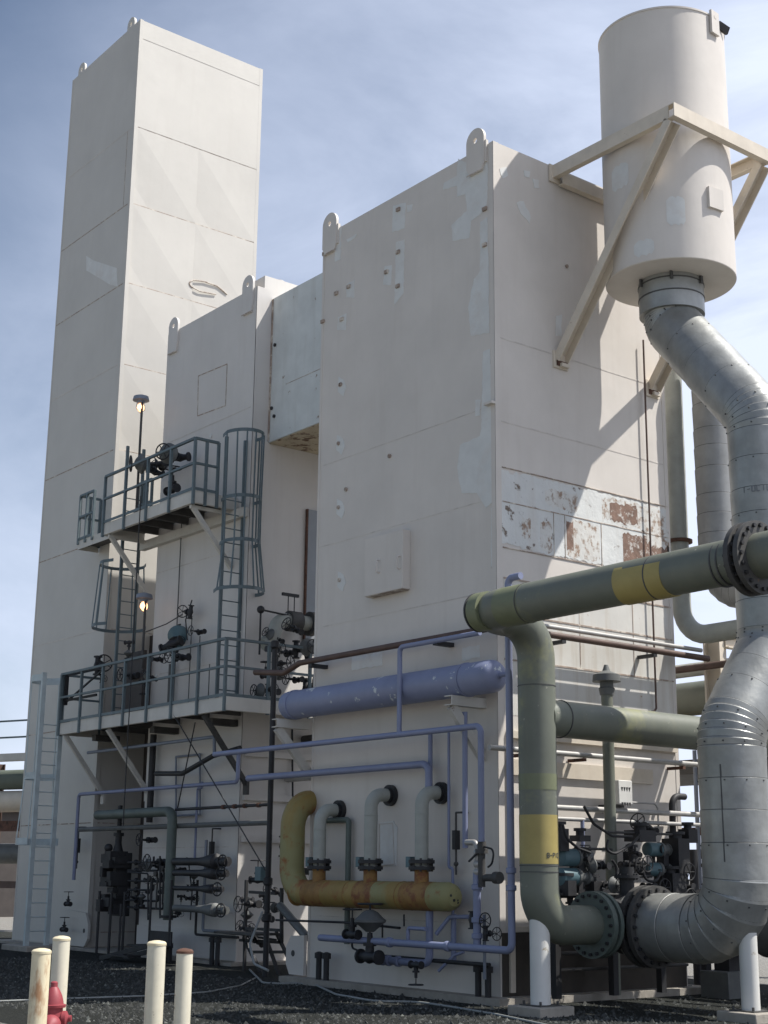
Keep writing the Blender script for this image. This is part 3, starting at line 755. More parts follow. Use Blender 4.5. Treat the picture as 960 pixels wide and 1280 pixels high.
# ------------------------------------------------------------------ blue vessel on the shaded front
th = Thing('blue_vessel', 'long lavender-blue horizontal vessel with peeling paint on wall brackets', 'vessel')
a, b_ = PA(358, 880, .36), PA(625, 847, .36); zc = (a.z + b_.z) / 2
vs = th.part('shell', [M.blue_peel, M.blue])
L = b_.x - a.x; r = .235
vs.lathe((a.x, -.36, zc), (1, 0, 0), [(0, .0), (.01, r * .55), (.04, r * .8), (.09, r * .96), (.15, r), (L - .19, r), (L - .11, r * .95), (L - .05, r * .78), (L - .015, r * .5), (L, .0)], 40)
for px_ in (371, 585):
    p = PA(px_, 860, .36); bd = th.part('band', M.blue); bd.lathe((p.x - .025, -.36, zc), (1, 0, 0), [(0, r), (0, r + .012), (.05, r + .012), (.05, r)], 40)
for x_, xs in ((-4.72, -4.45), (-.33, -.33)):
    bk = th.part('saddle_bracket', M.fascia)
    bk.box(x_ - .10, x_ + .10, -.62, -.005 if x_ > -4 else .6, zc - r - .16, zc - r - .0) if False else bk.channel((x_, -.66, zc - r - .075), (x_, .0, zc - r - .075), .16, .14, .015)
    bk.channel((x_, -.60, zc - r - .15), (x_, -.005 if x_ > -4 else .05, zc - r - .85), .14, .08, .014, up=V((1, 0, 0)))
nz = th.part('nozzle', M.blue); p = V((b_.x - .02, -.36, zc)); nz.cyl(p, p + V((.18, 0, 0)), .035, 14); nz.lathe(p + V((.0, 0, 0)), (1, 0, 0), [(0, .07), (.03, .05)], 14)
VZ = zc
th.done()

def pipe_thing(name, label, pts, r, mat, cat='pipe', group=None, bend=None, seg=12, extra=None, parts=()):
    th = Thing(name, label, cat, group)
    m_ = th.mesh(mat if isinstance(mat, list) else [mat]); m_.pipe(pts, r, bend, seg)
    if extra: extra(th, m_)
    th.done(); return th
def unions(pts_r):
    def f(th, m_):
        for p, ax, r in pts_r:
            u = th.part('coupling', m_mat(th)); u.lathe(V(p) - V(ax) * .04, ax, [(0, r * 1.0), (.01, r * 1.4), (.07, r * 1.4), (.08, r)], 12)
    return f
def m_mat(th): return th.main[1]

# ------------------------------------------------------------------ blue pipework, shaded front of the wide box
yb = .62
s0 = PA(268, 943, yb)
pipe_thing('blue_pipe', 'blue pipe running below the vessel towards the middle box', path(s0, ('x', 601), ('z', 1052)), .045, M.blue, group='blue pipes', bend=.1)
j = path(s0, ('x', 268))[0]
pipe_thing('blue_pipe', 'short blue riser with an elbow under the lower platform corner', [PM(110, 941, .5), PM(268, 921, .5) , PM(268, 943, .5)] , .035, M.bluegrey, group='blue pipes', bend=.08)
q = path(PA(499, 916, yb), ('z', 809), ('x', 600))
pipe_thing('blue_pipe', 'blue pipe crossing in front of the vessel and turning right along the wall', q, .038, M.blue, group='blue pipes', bend=.08)
pipe_thing('blue_pipe', 'blue pipe ending in an elbow behind the right-hand grey riser', path(PA(310, 973, .25), ('x', 536), ('z', 990)), .055, M.blue, group='blue pipes', bend=.14)
pipe_thing('blue_pipe', 'blue drop pipe from under the vessel right bracket', path(PA(581, 890, .36), ('z', 1060)), .04, M.blue, group='blue pipes', extra=lambda t, m_: None)
pipe_thing('blue_pipe', 'thinnest blue pipe running straight down the wall beside the level gauge', path(PA(561, 915, .12), ('z', 1085), ('x', 566), ('z', 1165)), .022, M.blue, group='blue pipes', bend=.05)
pipe_thing('blue_pipe', 'blue drop pipe with fittings left of the box corner', path(PA(538, 917, .12), ('z', 985)), .035, M.blue, group='blue pipes')
# tall blue pipe at the corner, and the run along the foot of the wall
ft = PA(400, 1172, .72)
pts = path(ft, ('x', 640), ('z', 723), ('x', 651))
pipe_thing('blue_pipe', 'tall blue pipe at the box corner, joined to the run along the foot', pts, .05, M.blue, group='blue pipes', bend=.1,
           extra=unions([(path(pts[1], ('z', 1110))[1], (0, 0, 1), .05), (path(pts[1], ('z', 1088))[1], (0, 0, 1), .05), (path(pts[0], ('x', 487))[1], (1, 0, 0), .05), (path(pts[0], ('x', 560))[1], (1, 0, 0), .05)]))
pts = path(PA(596, 1090, .5), ('z', 1183))
pipe_thing('blue_pipe', 'thick short blue vertical pipe with silver valve fittings on top', pts, .055, M.blue, group='blue pipes', extra=unions([(path(pts[0], ('z', z))[1], (0, 0, 1), .055) for z in (1109, 1150, 1170)]))
pts = path(PA(537, 1130, .35), ('z', 1205), ('x', 463)); 
pipe_thing('blue_pipe', 'low blue pipe with flanges along the bottom of the wall', pts, .055, M.blue, group='blue pipes', bend=.12, extra=unions([(path(pts[1], ('x', x))[1], (1, 0, 0), .055) for x in (478, 486, 498)]))
pipe_thing('blue_pipe', 'small square-cornered blue loop under the yellow header', path(PA(510, 1180, .55), ('z', 1160), ('x', 532)), .028, M.blue, group='blue pipes', bend=.04)
pipe_thing('blue_pipe', 'crooked blue branch pipe below the end of the yellow header', [PA(545, 1168, .32), PA(562, 1146, .22), PA(586, 1146, .2)], .03, M.blue, group='blue pipes', bend=.08)
pipe_thing('blue_pipe', 'blue vertical pipe standing below the end of the yellow header', path(PA(567, 1142, .12), ('z', 1200)), .04, M.blue, group='blue pipes')
pipe_thing('blue_pipe', 'small slanting blue drain pipe near the ground', [PA(548, 1214, .35), PA(568, 1194, .25), PA(580, 1190, .2)], .022, M.blue, group='blue pipes', bend=.05)
pipe_thing('blue_pipe', 'slim blue pipe descending at the sunlit corner', path(V((.12, -.4, PB(632, 1143, .12).z)), ('Z', .35)), .022, M.bluegrey, group='blue pipes')
pts = [PM(100, 993, .4), PM(292, 974, .4), PM(296, 935, .4)]
pp = path(PM(92, 1100, .4), ('z', 993), ('x', 297), ('z', 940))
pipe_thing('blue_pipe', 'long blue pipe across tower and middle box below the platform', pp, .04, M.blue, group='blue pipes', bend=.09)
pipe_thing('blue_pipe', 'blue stub branching down the middle box wall', path(PM(253, 977, .2), ('z', 985), ('x', 247), ('z', 1078)), .025, M.blue, group='blue pipes', bend=.05)

# silver valve set beside the corner
th = Thing('valve_cluster', 'small shiny silver valve fittings beside the corner blue pipes', 'valve')
sv = th.part('body', M.conduit); base = PA(590, 1056, .5)
sv.pipe([PA(583, 1053, .5), PA(594, 1053, .5), PA(597, 1060, .5), PA(597, 1092, .5)], .04, .06, 12)
for yy in (1066, 1080, 1090): sv.ball(PA(597, yy, .5), .062, 12)
bl_ = th.part('lever', M.black); bl_.beam(PA(597, 1066, .56), PA(586, 1077, .6), .03, .02)
th.done()
th = Thing('valve_cluster', 'dark fittings with a looping black hose on the corner drop pipe', 'valve')
sv = th.part('body', M.dark); sv.lathe(PA(602, 1052, .5) , (0, 0, -1), [(0, .06), (.1, .06), (.1, .09), (.16, .09), (.16, .05), (.6, .05)], 12)
sv.lathe(PA(606, 1097, .5), (1, 0, 0), [(0, .05), (.2, .05), (.2, .08), (.3, .08)], 12)
hs = th.part('hose', M.black); hs.pipe([PA(604, 1058, .5), PA(618, 1062, .55), PA(615, 1080, .55), PA(610, 1084, .55)], .014, .12, 8)
th.done()

# ------------------------------------------------------------------ level gauges: thin dark sight glasses on pipework
def sight_glass(P, px, y0, y1, lab):
    th = Thing('sight_gauge', lab, 'gauge', group='sight gauges')
    c = th.part('glass_tube', M.black); a, b_ = P(px, y0), P(px, y1); c.beam(V((a.x, a.y, a.z)), V((a.x, a.y, b_.z)), .09, .07, V((1, 0, 0)))
    s_ = th.part('stem', M.dark); s_.cyl(V((a.x, a.y, a.z)), V((a.x, a.y, a.z + .25)), .015, 8); s_.cyl(V((a.x, a.y, b_.z)), V((a.x, a.y, b_.z - .35)), .015, 8)
    s_.pipe([V((a.x, a.y, a.z + .25)), V((a.x + .12, a.y, a.z + .25)), V((a.x + .12, a.y + .12, a.z + .25))], .015, .03, 8)
    s_.ball(V((a.x, a.y, b_.z - .2)), .035, 8)
    th.done()
sight_glass(lambda x, y: PA(x, y, .14), 570, 1038, 1062, 'black sight gauge on the wide box wall right of the grey risers')
sight_glass(lambda x, y: PM(x, y, .14), 98, 1048, 1066, 'black sight gauge low on the tower, above its thin pipe')
sight_glass(lambda x, y: PM(x, y, .14), 265, 1052, 1072, 'black sight gauge on the middle box above the dark branches')

# ------------------------------------------------------------------ yellow header and its three grey risers
hy = .4
hz = (PA(385, 1116, hy).z + PA(552, 1121, hy).z) / 2
xh0, xh1 = path(V((-4, -hy, hz)), ('x', 364))[1].x, path(V((-1, -hy, hz)), ('x', 564))[1].x
th = Thing('yellow_header', 'rusty yellow header pipe with three flanged stubs and a big left elbow', 'pipe')
h = th.part('run', [M.ochre, M.ochre_rust, M.olive])
HR = .2
zt2 = path(V((xh0, -hy, 2.6)), ('z', 1002))[1].z
h.tube(fillet([V((xh1 - .1, -hy, hz)), V((xh0, -hy, hz)), V((xh0, -hy, zt2)), V((xh0 - .75, 2.2, zt2))], .42, 12), HR, 32)
for px_ in (372, 392, 405, 440, 452, 505, 515):
    x_ = path(V((-2, -hy, hz)), ('x', px_))[1].x; h.mi = 1; h.lathe((x_, -hy, hz), (1, 0, 0), [(0, HR), (.002, HR + .005), (.016, HR + .005), (.018, HR)], 32)
for px_, w_ in ((399, .26), (463, .22), (527, .3)):
    x_ = path(V((-2, -hy, hz)), ('x', px_))[1].x; h.mi = 1; h.lathe((x_ - w_, -hy, hz), (1, 0, 0), [(0, HR), (.002, HR + .003), (w_ * 2, HR + .003), (w_ * 2 + .002, HR)], 32)
ec = th.part('end_cap', [M.ochre, M.ochre_rust, M.black])
ec.lathe((xh1 - .1, -hy, hz), (1, 0, 0), [(0, HR), (.05, HR), (.12, HR * .9), (.18, HR * .65), (.21, .02)], 28)
ec.mi = 2
for k in range(7):
    a = random.uniform(0, 6.28); rr_ = random.uniform(.03, .12); ec.ball(V((xh1 + .09 - rr_ * .25, -hy + rr_ * math.cos(a), hz + rr_ * math.sin(a))), random.uniform(.015, .04), 8)
stub_z = []
for px_ in (399, 463, 527):
    x_ = path(V((-2, -hy, hz + .4)), ('x', px_))[1].x
    sb = th.part('stub', [M.ochre_rust]); sb.cyl((x_, -hy, hz + .1), (x_, -hy, hz + .40), .105, 20)
    stub_z.append(x_)
th.done()
RZ = hz + .42
for x_, ptop, lab in zip(stub_z, (1012, 993, 990), ('grey riser pipe nearest the big yellow elbow', 'grey riser pipe in the middle of the yellow header', 'grey riser pipe nearest the capped end of the yellow header')):
    th = Thing('riser_pipe', lab, 'pipe', group='grey risers on the yellow header')
    zt3 = path(V((x_, -hy, 2.6)), ('z', ptop))[1].z
    r_ = th.part('run', M.pipegrey); r_.pipe([V((x_, -hy, RZ)), V((x_, -hy, zt3)), V((x_, 0.0, zt3))], .10, .26, 22, 10)
    r_.lathe((x_, -hy, zt3 - .32), NZ, [(0, .1), (.002, .106), (.012, .106), (.014, .1)], 22)
    f_ = th.part('flange', [M.black, M.dark]); flange(f_, (x_, -hy, RZ - .03), NZ, .19, .1, .05, 8, .018); flange(f_, (x_, -hy, RZ + .06), NZ, .19, .1, .05, 8, .018)
    tg = th.part('tag_box', M.teal); tg.box(x_ - .28, x_ - .19, -hy - .07, -hy + .05, RZ - .02, RZ + .13)
    wc = th.part('wall_collar', M.black); wc.lathe((x_, -.02, zt3), NA, [(-.015, .16), (.05, .16), (.05, .12), (.09, .12)], 24)
    th.done()
# oval patch plate and black frame of pipe on the wall behind
th = Thing('cover_plate', 'pale rounded cover plate on the wall behind the risers', 'plate')
m_ = th.mesh([M.primer, M.seam_faint]); m_.poly([PA(476, 1028), PA(492, 1026), PA(497, 1034), PA(496, 1082), PA(476, 1082)], NA, .012); m_.mi = 1
rect_outline(m_, [PA(474, 1030, .012), PA(491, 1029, .012), PA(493, 1080, .012), PA(474, 1082, .012)], NA, .012, .006); th.done()
pipe_thing('drain_pipe', 'dark square pipe down the wall behind the left grey riser', path(PA(400, 1026, .1), ('x', 436), ('z', 1180)), .045, M.pipedark, bend=.06)
# ------------------------------------------------------------------ wrap-around pipe high on the wide box, brown in shade and bright in sun
z1 = 5.13
wp = [V((-5.9, -.3, z1 - .02)), V((-5.0, -.3, z1 - .12)), V((-4.55, -.3, z1)), V((.33, -.3, z1)), V((.33, 4.3, z1))]
def wrap_ex(th, m_):
    for x in (-4.2, -1.0): k = th.part('bracket', M.black); k.box(x - .05, x + .05, -.34, -.003, z1 - .11, z1 - .05)
    for y in (1.0, 3.0): k = th.part('bracket', M.black); k.box(.016, .36, y - .04, y + .04, z1 - .10, z1 - .05)
pipe_thing('conduit', 'long dark brown pipe wrapping round the wide box above the vessel', wp, .05, M.brownpipe, 'pipe', bend=.12, extra=wrap_ex)
pipe_thing('conduit', 'bright galvanised conduit along the sunlit wall just above the green branch', [V((.28, .35, z1 + .13)), V((.28, 4.2, z1 + .13))], .035, M.conduit, 'pipe', group='conduits on the sunlit wall')
zz = (PB(607, 933, .3).z + PB(877, 957, .3).z) / 2
pipe_thing('conduit', 'galvanised conduit along the sunlit wall below the green branch', [V((.3, -.45, zz)), V((.3, 4.9, zz))], .04, M.conduit, 'pipe', group='conduits on the sunlit wall',
           extra=lambda t, m_: [t.part('clamp', M.rust).box(.012, .34, y - .03, y + .03, zz - .09, zz - .045) for y in (.2, 1.4, 3.6)])
for (a, b_, r, mt, lab) in (((660, 1007), (877, 1019), .04, M.conduit, 'galvanised conduit passing behind the louvred white box'), ((660, 1022), (877, 1031), .03, M.conduit, 'lowest galvanised conduit above the teal actuators')):
    z_ = (PB(*a, .35).z + PB(*b_, .35).z) / 2
    pipe_thing('conduit', lab, [V((.35, PB(*a, .35).y, z_)), V((.35, 4.6, z_))], r, mt, 'pipe', group='conduits on the sunlit wall')
z_ = PB(697, 1023, .35).z
pipe_thing('blue_pipe', 'short blue drop below the lowest conduit behind the green pipe', [V((.35, PB(728, 1030, .35).y, z_)), V((.35, PB(728, 1030, .35).y, z_ - .5))], .03, M.blue, group='blue pipes')
pt = [PB(804, 425, .08), PB(808, 884, .08), PB(797, 894, .08)]
pipe_thing('conduit', 'thin dark vertical rod down the sunlit wall beside the slanted strut', [V((.08, pt[0].y, pt[0].z)), V((.08, pt[0].y, pt[1].z)), V((.08, pt[0].y - .22, pt[1].z - .2))], .016, M.brownpipe, 'rod', bend=.03)
th = Thing('vent_pipe', 'upright green vent pipe with a mushroom cap in front of the sunlit wall', 'vent')
vp = PB(758, 848, .55); s_ = th.part('stem', [M.pipegrey, M.green]); s_.mi = 1; s_.cyl((.55, vp.y, .1), (.55, vp.y, vp.z), .085, 18)
c_ = th.part('cap', M.dkgrey); c_.lathe((.55, vp.y, vp.z - .25), NZ, [(0, .10), (.10, .12), (.12, .10), (.2, .10), (.2, .21), (.30, .20), (.36, .06), (.45, .03)], 20); th.done()
th = Thing('louvre_box', 'small white louvred electrical box on the sunlit wall', 'box')
lp = [PB(770, 975, .4), PB(787, 978, .4), PB(787, 1008, .4), PB(770, 1005, .4)]
lb = th.part('case', M.white_post, bevel=.01); lb.box(.3, .45, lp[0].y, lp[1].y, lp[3].z, lp[0].z)
for r in (0, 1):
    for k in range(4):
        s_ = th.part('louvre', M.black); yy = lp[0].y + .05 + k * (lp[1].y - lp[0].y - .08) / 4; zc_ = lp[0].z - .10 - r * .22
        s_.poly([V((.451, yy, zc_)), V((.451, yy + .04, zc_)), V((.451, yy + .02, zc_ - .06))], NB, .004)
lk = th.part('bracket', M.dark); lk.box(.011, .3, lp[0].y + .02, lp[1].y - .02, lp[3].z - .04, lp[3].z - .002)
th.done()

# ------------------------------------------------------------------ actuators and hoses behind the green pipe
def actuator(px, py, X, lab, L=.55, r=.12):
    c = hit(px, py, 0, X)
    th = Thing('actuator', lab, 'actuator', group='teal actuators')
    b_ = th.part('cylinder', M.teal); b_.lathe((X, c.y - L / 2, c.z), (0, 1, 0), [(0, r * .7), (.02, r), (L * .55, r), (L * .57, r * .9)], 20)
    k = th.part('head', M.dkgrey); k.lathe((X, c.y + L * .05, c.z), (0, 1, 0), [(0, r * 1.08), (.05, r * 1.08), (.06, r * .75), (L * .35, r * .75), (L * .36, r * .95), (L * .5, r * .95), (L * .52, r * .4)], 18)
    y_ = th.part('yoke', M.black); y_.box(X - .07, X + .07, c.y + .05, c.y + .16, c.z - .28, c.z - r * .6)
    th.done()
actuator(716, 1072, .75, 'upper teal actuator beside the yellow-banded green pipe'); actuator(716, 1096, .75, 'lower teal actuator beside the yellow-banded green pipe')
actuator(822, 1062, .7, 'upper teal actuator next to the grey duct', .5, .10); actuator(820, 1087, .7, 'lower teal actuator next to the grey duct', .5, .10)
th = Thing('valve_skid', 'crowded black valve skid under the actuators behind the green pipe', 'skid')
k = th.part('rail', M.black); y0_, y1_ = hit(700, 1120, 0, .7).y, hit(850, 1120, 0, .7).y
zsk = hit(770, 1117, 0, .7).z
k.channel((.7, y0_ - .2, zsk), (.7, 3.7, zsk), .1, .12); k.channel((.45, y0_, zsk), (.45, 3.7, zsk), .1, .12)
for y in (y0_, 1.6, 2.6, 3.6):
    lg_ = th.part('leg', M.black); lg_.box(.55, .65, y - .05, y + .05, .1, zsk)
for (px_, py_, sx, sy, sz) in ((697, 1050, .14, .16, .3), (725, 1048, .1, .22, .08), (800, 1045, .15, .35, .16), (845, 1070, .16, .25, .5), (838, 1110, .18, .3, .42), (705, 1110, .16, .16, .2), (738, 1112, .15, .16, .22), (790, 1070, .1, .16, .12), (860, 1045, .1, .2, .2)):
    bx = th.part('valve_block', M.black); c = hit(px_, py_, 0, .75); bx.box(.75 - sx, .75 + sx, c.y - sy / 2, c.y + sy / 2, c.z - sz / 2, c.z + sz / 2)
    bx.lathe((.75, c.y, c.z + sz / 2), NZ, [(0, sx * .6), (.06, sx * .6), (.06, sx * .9), (.1, sx * .9)], 12)
tb = th.part('tubing', M.dark)
for (a, b_) in (((735, 1061), (765, 1063)), ((735, 1082), (768, 1083)), ((735, 1103), (760, 1105)), ((775, 1080), (812, 1085)), ((760, 1040), (840, 1046)), ((770, 1095), (815, 1100)), ((700, 1118), (850, 1123))):
    p, q = hit(*a, 0, .8), hit(*b_, 0, .8); tb.cyl(V((.8, p.y, p.z)), V((.8, q.y, p.z)), .018, 8)
for hp in (((730, 1008), (742, 1030), (765, 1045), (790, 1046)), ((760, 1050), (757, 1062), (768, 1068), (790, 1055), (800, 1044)), ((703, 1030), (708, 1048), (722, 1060), (738, 1066)), ((803, 1083), (806, 1100), (820, 1103), (826, 1090)), ((795, 1120), (810, 1110), (830, 1112)), ((765, 1075), (772, 1085), (768, 1110))):
    hz_ = th.part('hose', M.black); hz_.pipe([hit(x, y, 0, .95) for x, y in hp], .02, .2, 8)
th.done()
pipe_thing('hose', 'black bent conduit hooking over at the far edge of the sunlit wall', path(hit(842, 1060, 0, .25), ('z', 995), ('y', 856)), .05, M.black, 'pipe', bend=.2)
pipe_thing('conduit', 'slim grey conduit looping from the white louvred box', path(hit(790, 1003, 0, .3), ('y', 822), ('z', 1035)), .014, M.conduit, 'pipe', bend=.1)

# ------------------------------------------------------------------ slim tall pipe and second duct behind the box
ys = 4.45
a = hit(846, 600, 1, ys); 
pts = [V((a.x, ys, 10.4)), V((a.x, ys, path(V((a.x, ys, 6)), ('z', 797))[1].z)), ]
pts.append(V((a.x + 6, ys, pts[1].z)))
pipe_thing('vent_pipe', 'slim tall grey-green pipe behind the wide box, bending right at its foot', pts, .155, M.pipegrey, bend=.5, seg=24,
           extra=lambda t, m_: t.part('clamp', M.rust).lathe((a.x, ys, path(V((a.x, ys, 7)), ('z', 679))[1].z), NZ, [(0, .16), (0, .22), (.05, .22), (.05, .16)], 20))
y2 = 4.6
a2 = hit(894, 600, 1, y2)
th = Thing('exhaust_duct', 'second grey clad duct standing behind, elbowing right at its foot', 'duct')
d2 = th.part('cladding', [M.clad_dark, M.clad_seam])
zt4, zb4 = path(V((a2.x, y2, 9)), ('z', 432))[1].z, path(V((a2.x, y2, 6)), ('z', 742))[1].z
fp = fillet([V((a2.x, y2, zt4)), V((a2.x, y2, zb4)), V((a2.x + 5, y2, zb4))], .55, 7); clad_duct(d2, fp, .32, .30, .44, .010, 40); th.done()
# low dark duct and its pier behind
th = Thing('exhaust_duct', 'dark clad duct lying low behind the standing grey duct', 'duct')
d3 = th.part('cladding', [M.clad_dark, M.clad_seam]); fp = [V((1.15, 4.4, 1.12)), V((9.5, 4.4, 1.12))]; clad_duct(d3, fp, .55, .3, .5, .012, 44); th.done()
th = Thing('pipe_pier', 'short black steel pier on a dark concrete block behind the white post', 'support', at=(1.4, 4.3, 0))
pc = hit(908, 1247, 2, 0)
k = th.part('column', M.black); k.box(pc.x - .12, pc.x + .16, pc.y - .1, pc.y + .16, .38, 1.3)
k = th.part('block', M.dkgrey, bevel=.01); k.box(pc.x - .26, pc.x + .26, pc.y - .26, pc.y + .26, -.05, .38); th.done()

# ------------------------------------------------------------------ pipe rack behind on the right
RX, RY = -.1, 5.3
cpx = hit(895, 850, 1, RY)
th = Thing('pipe_rack', 'beige steel pipe rack behind the wide box', 'pipe rack', at=(cpx.x, RY, 0))
c = th.part('column', M.beige); ztop = path(V((cpx.x, RY, 5)), ('z', 786))[1].z
c.ibeam((cpx.x, RY, 0), (cpx.x, RY, ztop), .26, .30, .03, up=V((1, .25, 0)))
c = th.part('column', M.beige); c.ibeam((cpx.x + 5.5, RY, 0), (cpx.x + 5.5, RY, ztop), .26, .30, .03, up=V((0, 1, 0)))
c = th.part('column', M.beige); c.ibeam((cpx.x, RY + 4, 0), (cpx.x, RY + 4, ztop), .26, .30, .03, up=V((0, 1, 0)))
zb = [path(V((cpx.x, RY, 5)), ('z', z))[1].z for z in (803, 868)]
k = th.part('beam', M.beige); k.ibeam((cpx.x + .15, RY + .1, zb[0]), (cpx.x + .15, RY + 4, zb[0]), .14, .2, .02)
k = th.part('beam', M.beige); k.ibeam((cpx.x + .1, RY, zb[1]), (cpx.x + 5.5, RY, zb[1]), .2, .3, .02)
k = th.part('beam', M.yellow_beam, label='yellow lower beam'); k.ibeam((cpx.x - 4, RY + .9, zb[1] - .35), (cpx.x + 5.5, RY + .9, zb[1] - .35), .15, .2, .02)
k = th.part('shade_slab', M.dark); k.box(cpx.x - 4, cpx.x + 6, RY + .5, RY + 3, zb[1] - 1.25, zb[1] - 1.0)  # broad dark slab added to the rack to cast shade
th.done()
zg = path(V((cpx.x - 1, RY + .9, 4.5)), ('z', 872))[1].z
pipe_thing('rack_pipe', 'fat dark green pipe lying in the beige pipe rack', [V((cpx.x - 4, RY + .9, zg)), V((cpx.x + 7, RY + .9, zg))], .30, M.green, seg=28)
pipe_thing('rack_pipe', 'grey pipe above the fat green pipe in the rack', [V((cpx.x - 1.2, RY + .35, zg + .42)), V((cpx.x + 7, RY + .35, zg + .42))], .12, M.pipegrey, seg=18)
zbp = path(V((cpx.x, RY - .3, 4.8)), ('z', 834))[1].z
pipe_thing('rack_pipe', 'thin brown pipe strapped across the rack column', [V((cpx.x - .9, RY - .75, zbp)), V((cpx.x - .75, RY - .35, zbp)), V((cpx.x + 6, RY - .35, zbp))], .06, M.brownpipe, bend=.1)
pipe_thing('rack_pipe', 'slim pale blue pipe high behind the rack', [V((cpx.x - .0, RY + 1.6, zb[0] - .1)), V((cpx.x + 6, RY + 1.6, zb[0] - .1))], .06, M.bluegrey)
pipe_thing('rack_pipe', 'rusty thin pipe beside the far corner under the rack', [V((-3.5, RY + 1.2, zg - 2.3)), V((6, RY + 1.2, zg - 2.3))], .07, M.rust)
pipe_thing('rack_pipe', 'low dark pipe passing below the rack', [V((-4, RY + .6, 2.1)), V((6, RY + .6, 2.1))], .08, M.dark)
pipe_thing('rack_pipe', 'slender grey upright pipe beside the grey duct', path(hit(868, 938, 1, 4.9), ('Z', .05)), .035, M.bluegrey)
pipe_thing('rack_pipe', 'stout black upright pipe beside the grey duct', path(hit(866, 1062, 1, 4.4), ('Z', .05)), .07, M.black)
th = Thing('valve_rack', 'dark low guard frame between the duct and the far corner', 'frame')
k = th.part('rail', M.dark)
for z in (.75, 1.35, 1.9): k.cyl((-.3, 4.7, z), (1.2, 4.7, z), .035, 8)
for x in (-.25, .45, 1.1): l_ = th.part('leg', M.dark); l_.cyl((x, 4.7, 0), (x, 4.7, 2.0), .04, 8)
th.done()
th = Thing('storage_tank', 'pale distant tank seen through the gap beyond the wide box', 'tank')
k = th.mesh(M.farwhite); k.lathe((-26, 46, 0), NZ, [(0, 6.5), (4.3, 6.5), (4.9, 3), (5.0, .1)], 48); th.done()

# ------------------------------------------------------------------ platforms
def railing(th, pts, zdeck, h=1.07, posts=None, drop=.28, fr=None, skip_last=False):
    tr = th.part('top_rail', M.rail); mr = th.part('mid_rail', M.rail); tb = th.part('toe_board', M.rail)
    up = V((0, 0, h)); mu = V((0, 0, h * .52))
    for i in range(len(pts) - 1):
        a, b_ = V((*pts[i], zdeck)), V((*pts[i + 1], zdeck))
        tr.beam(a + up, b_ + up, .06, .05); mr.beam(a + mu, b_ + mu, .05, .045)
        tb.beam(a + V((0, 0, .035)), b_ + V((0, 0, .035)), .012, .06)
        n = posts[i] if posts else max(1, round((b_ - a).length / 1.1))
        for k in range(n + (1 if i == len(pts) - 2 else 0)):
            p = a.lerp(b_, k / n); ps = th.part('post', M.rail); ps.beam(p - V((0, 0, drop)), p + up, .055, .055, V((1, 0, 0)))
def deck(th, x0, x1, y0, y1, zt, fh=.26):
    d = th.part('deck', [M.plate, M.fascia]); d.box(x0 + .02, x1 - .02, y0 + .02, y1 - .02, zt - .06, zt - .01)
    f = th.part('fascia', M.fascia, bevel=.006)
    f.channel((x0, y0, zt - fh / 2), (x1, y0, zt - fh / 2), .08, fh, .014, side=-1) if False else f.box(x0, x1, y0 - .012, y0, zt - fh, zt)
    f.box(x1, x1 + .012, y0 - .012, y1, zt - fh, zt); f.box(x0 - .012, x0, y0 - .012, y1, zt - fh, zt)
    f.box(x0, x1, y0, y0 + .07, zt - fh, zt - fh + .014); f.box(x1 - .07, x1, y0 + .07, y1, zt - fh, zt - fh + .014)
    for k in range(1, 6):
        x = x0 + (x1 - x0) * k / 6; j = th.part('joist', M.plate); j.box(x - .03, x + .03, y0 + .02, y1 - .02, zt - .2, zt - .06)
LZ, LY, LX0, LX1 = 4.93, .4, -14.95, -7.93
th = Thing('lower_platform', 'long lower service platform with blue-grey railings across middle box and tower', 'platform', at=(-11.4, 1.0, 4.6))
deck(th, LX0, LX1, LY, YM - .02, LZ)
e = th.part('side_deck', [M.plate, M.fascia]); e.box(XM + .02, LX1 - .02, YM - .02, 3.4, LZ - .08, LZ - .01); e.mi = 1; e.box(LX1, LX1 + .012, YM - .02, 3.4, LZ - .26, LZ)
railing(th, [(LX0 + .05, LY - .03), (LX1 - .02, LY - .03), (LX1 - .02, 3.3)], LZ, 1.10, [7, 3])
railing(th, [(LX0 - .02, 1.4), (LX0 - .02, LY + .05)], LZ, 1.10, [1])
for x in (LX0 + .25, -12.7, -8.8):
    br_ = th.part('brace', M.fascia if x < -10 else M.dark)
    br_.channel((x, LY + .05, LZ - .28), (x + (0), YM - .03, LZ - 1.55), .09, .08, .012, up=V((1, 0, 0)))
    br_.box(x - .07, x + .07, YM - .06, YM - .002, LZ - 1.75, LZ - 1.45)
k = th.part('added_recess_deck', M.plate); k.box(TX1 + .01, MX0 - .01, YM - .02, 2.69, LZ - .07, LZ - .01)  # deck added as a roof to keep the recess dark
for x in (-14.2, -11.6, -9.3): k = th.part('bracket', M.dark); k.box(x - .09, x + .09, LY + .5, YM - .003, LZ - .40, LZ - .27)
th.done()
UZ, UY, UX0, UX1 = 9.27, .42, -13.42, -9.5
th = Thing('upper_platform', 'small upper service platform with blue-grey railings high on the middle box', 'platform', at=(-11.4, 1.0, 9.0))
deck(th, UX0, UX1, UY, YM - .02, UZ, .26)
railing(th, [(UX0 + .05, UY - .03), (UX1 + .03, UY - .03), (UX1 + .03, .95)], UZ, 1.10, [4, 2], .30)
wg = th.part('side_deck', [M.plate, M.fascia])
wx0, wx1 = hit(102, 622, 1, .95).x, UX0 - .02
wg.box(wx0, wx1 + .6, .95, YM - .02, UZ + .02, UZ + .08); wg.mi = 1; wg.box(wx0, wx1, .935, .949, UZ - .12, UZ + .09); wg.box(wx0 - .012, wx0, .935, YM - .02, UZ - .12, UZ + .09)
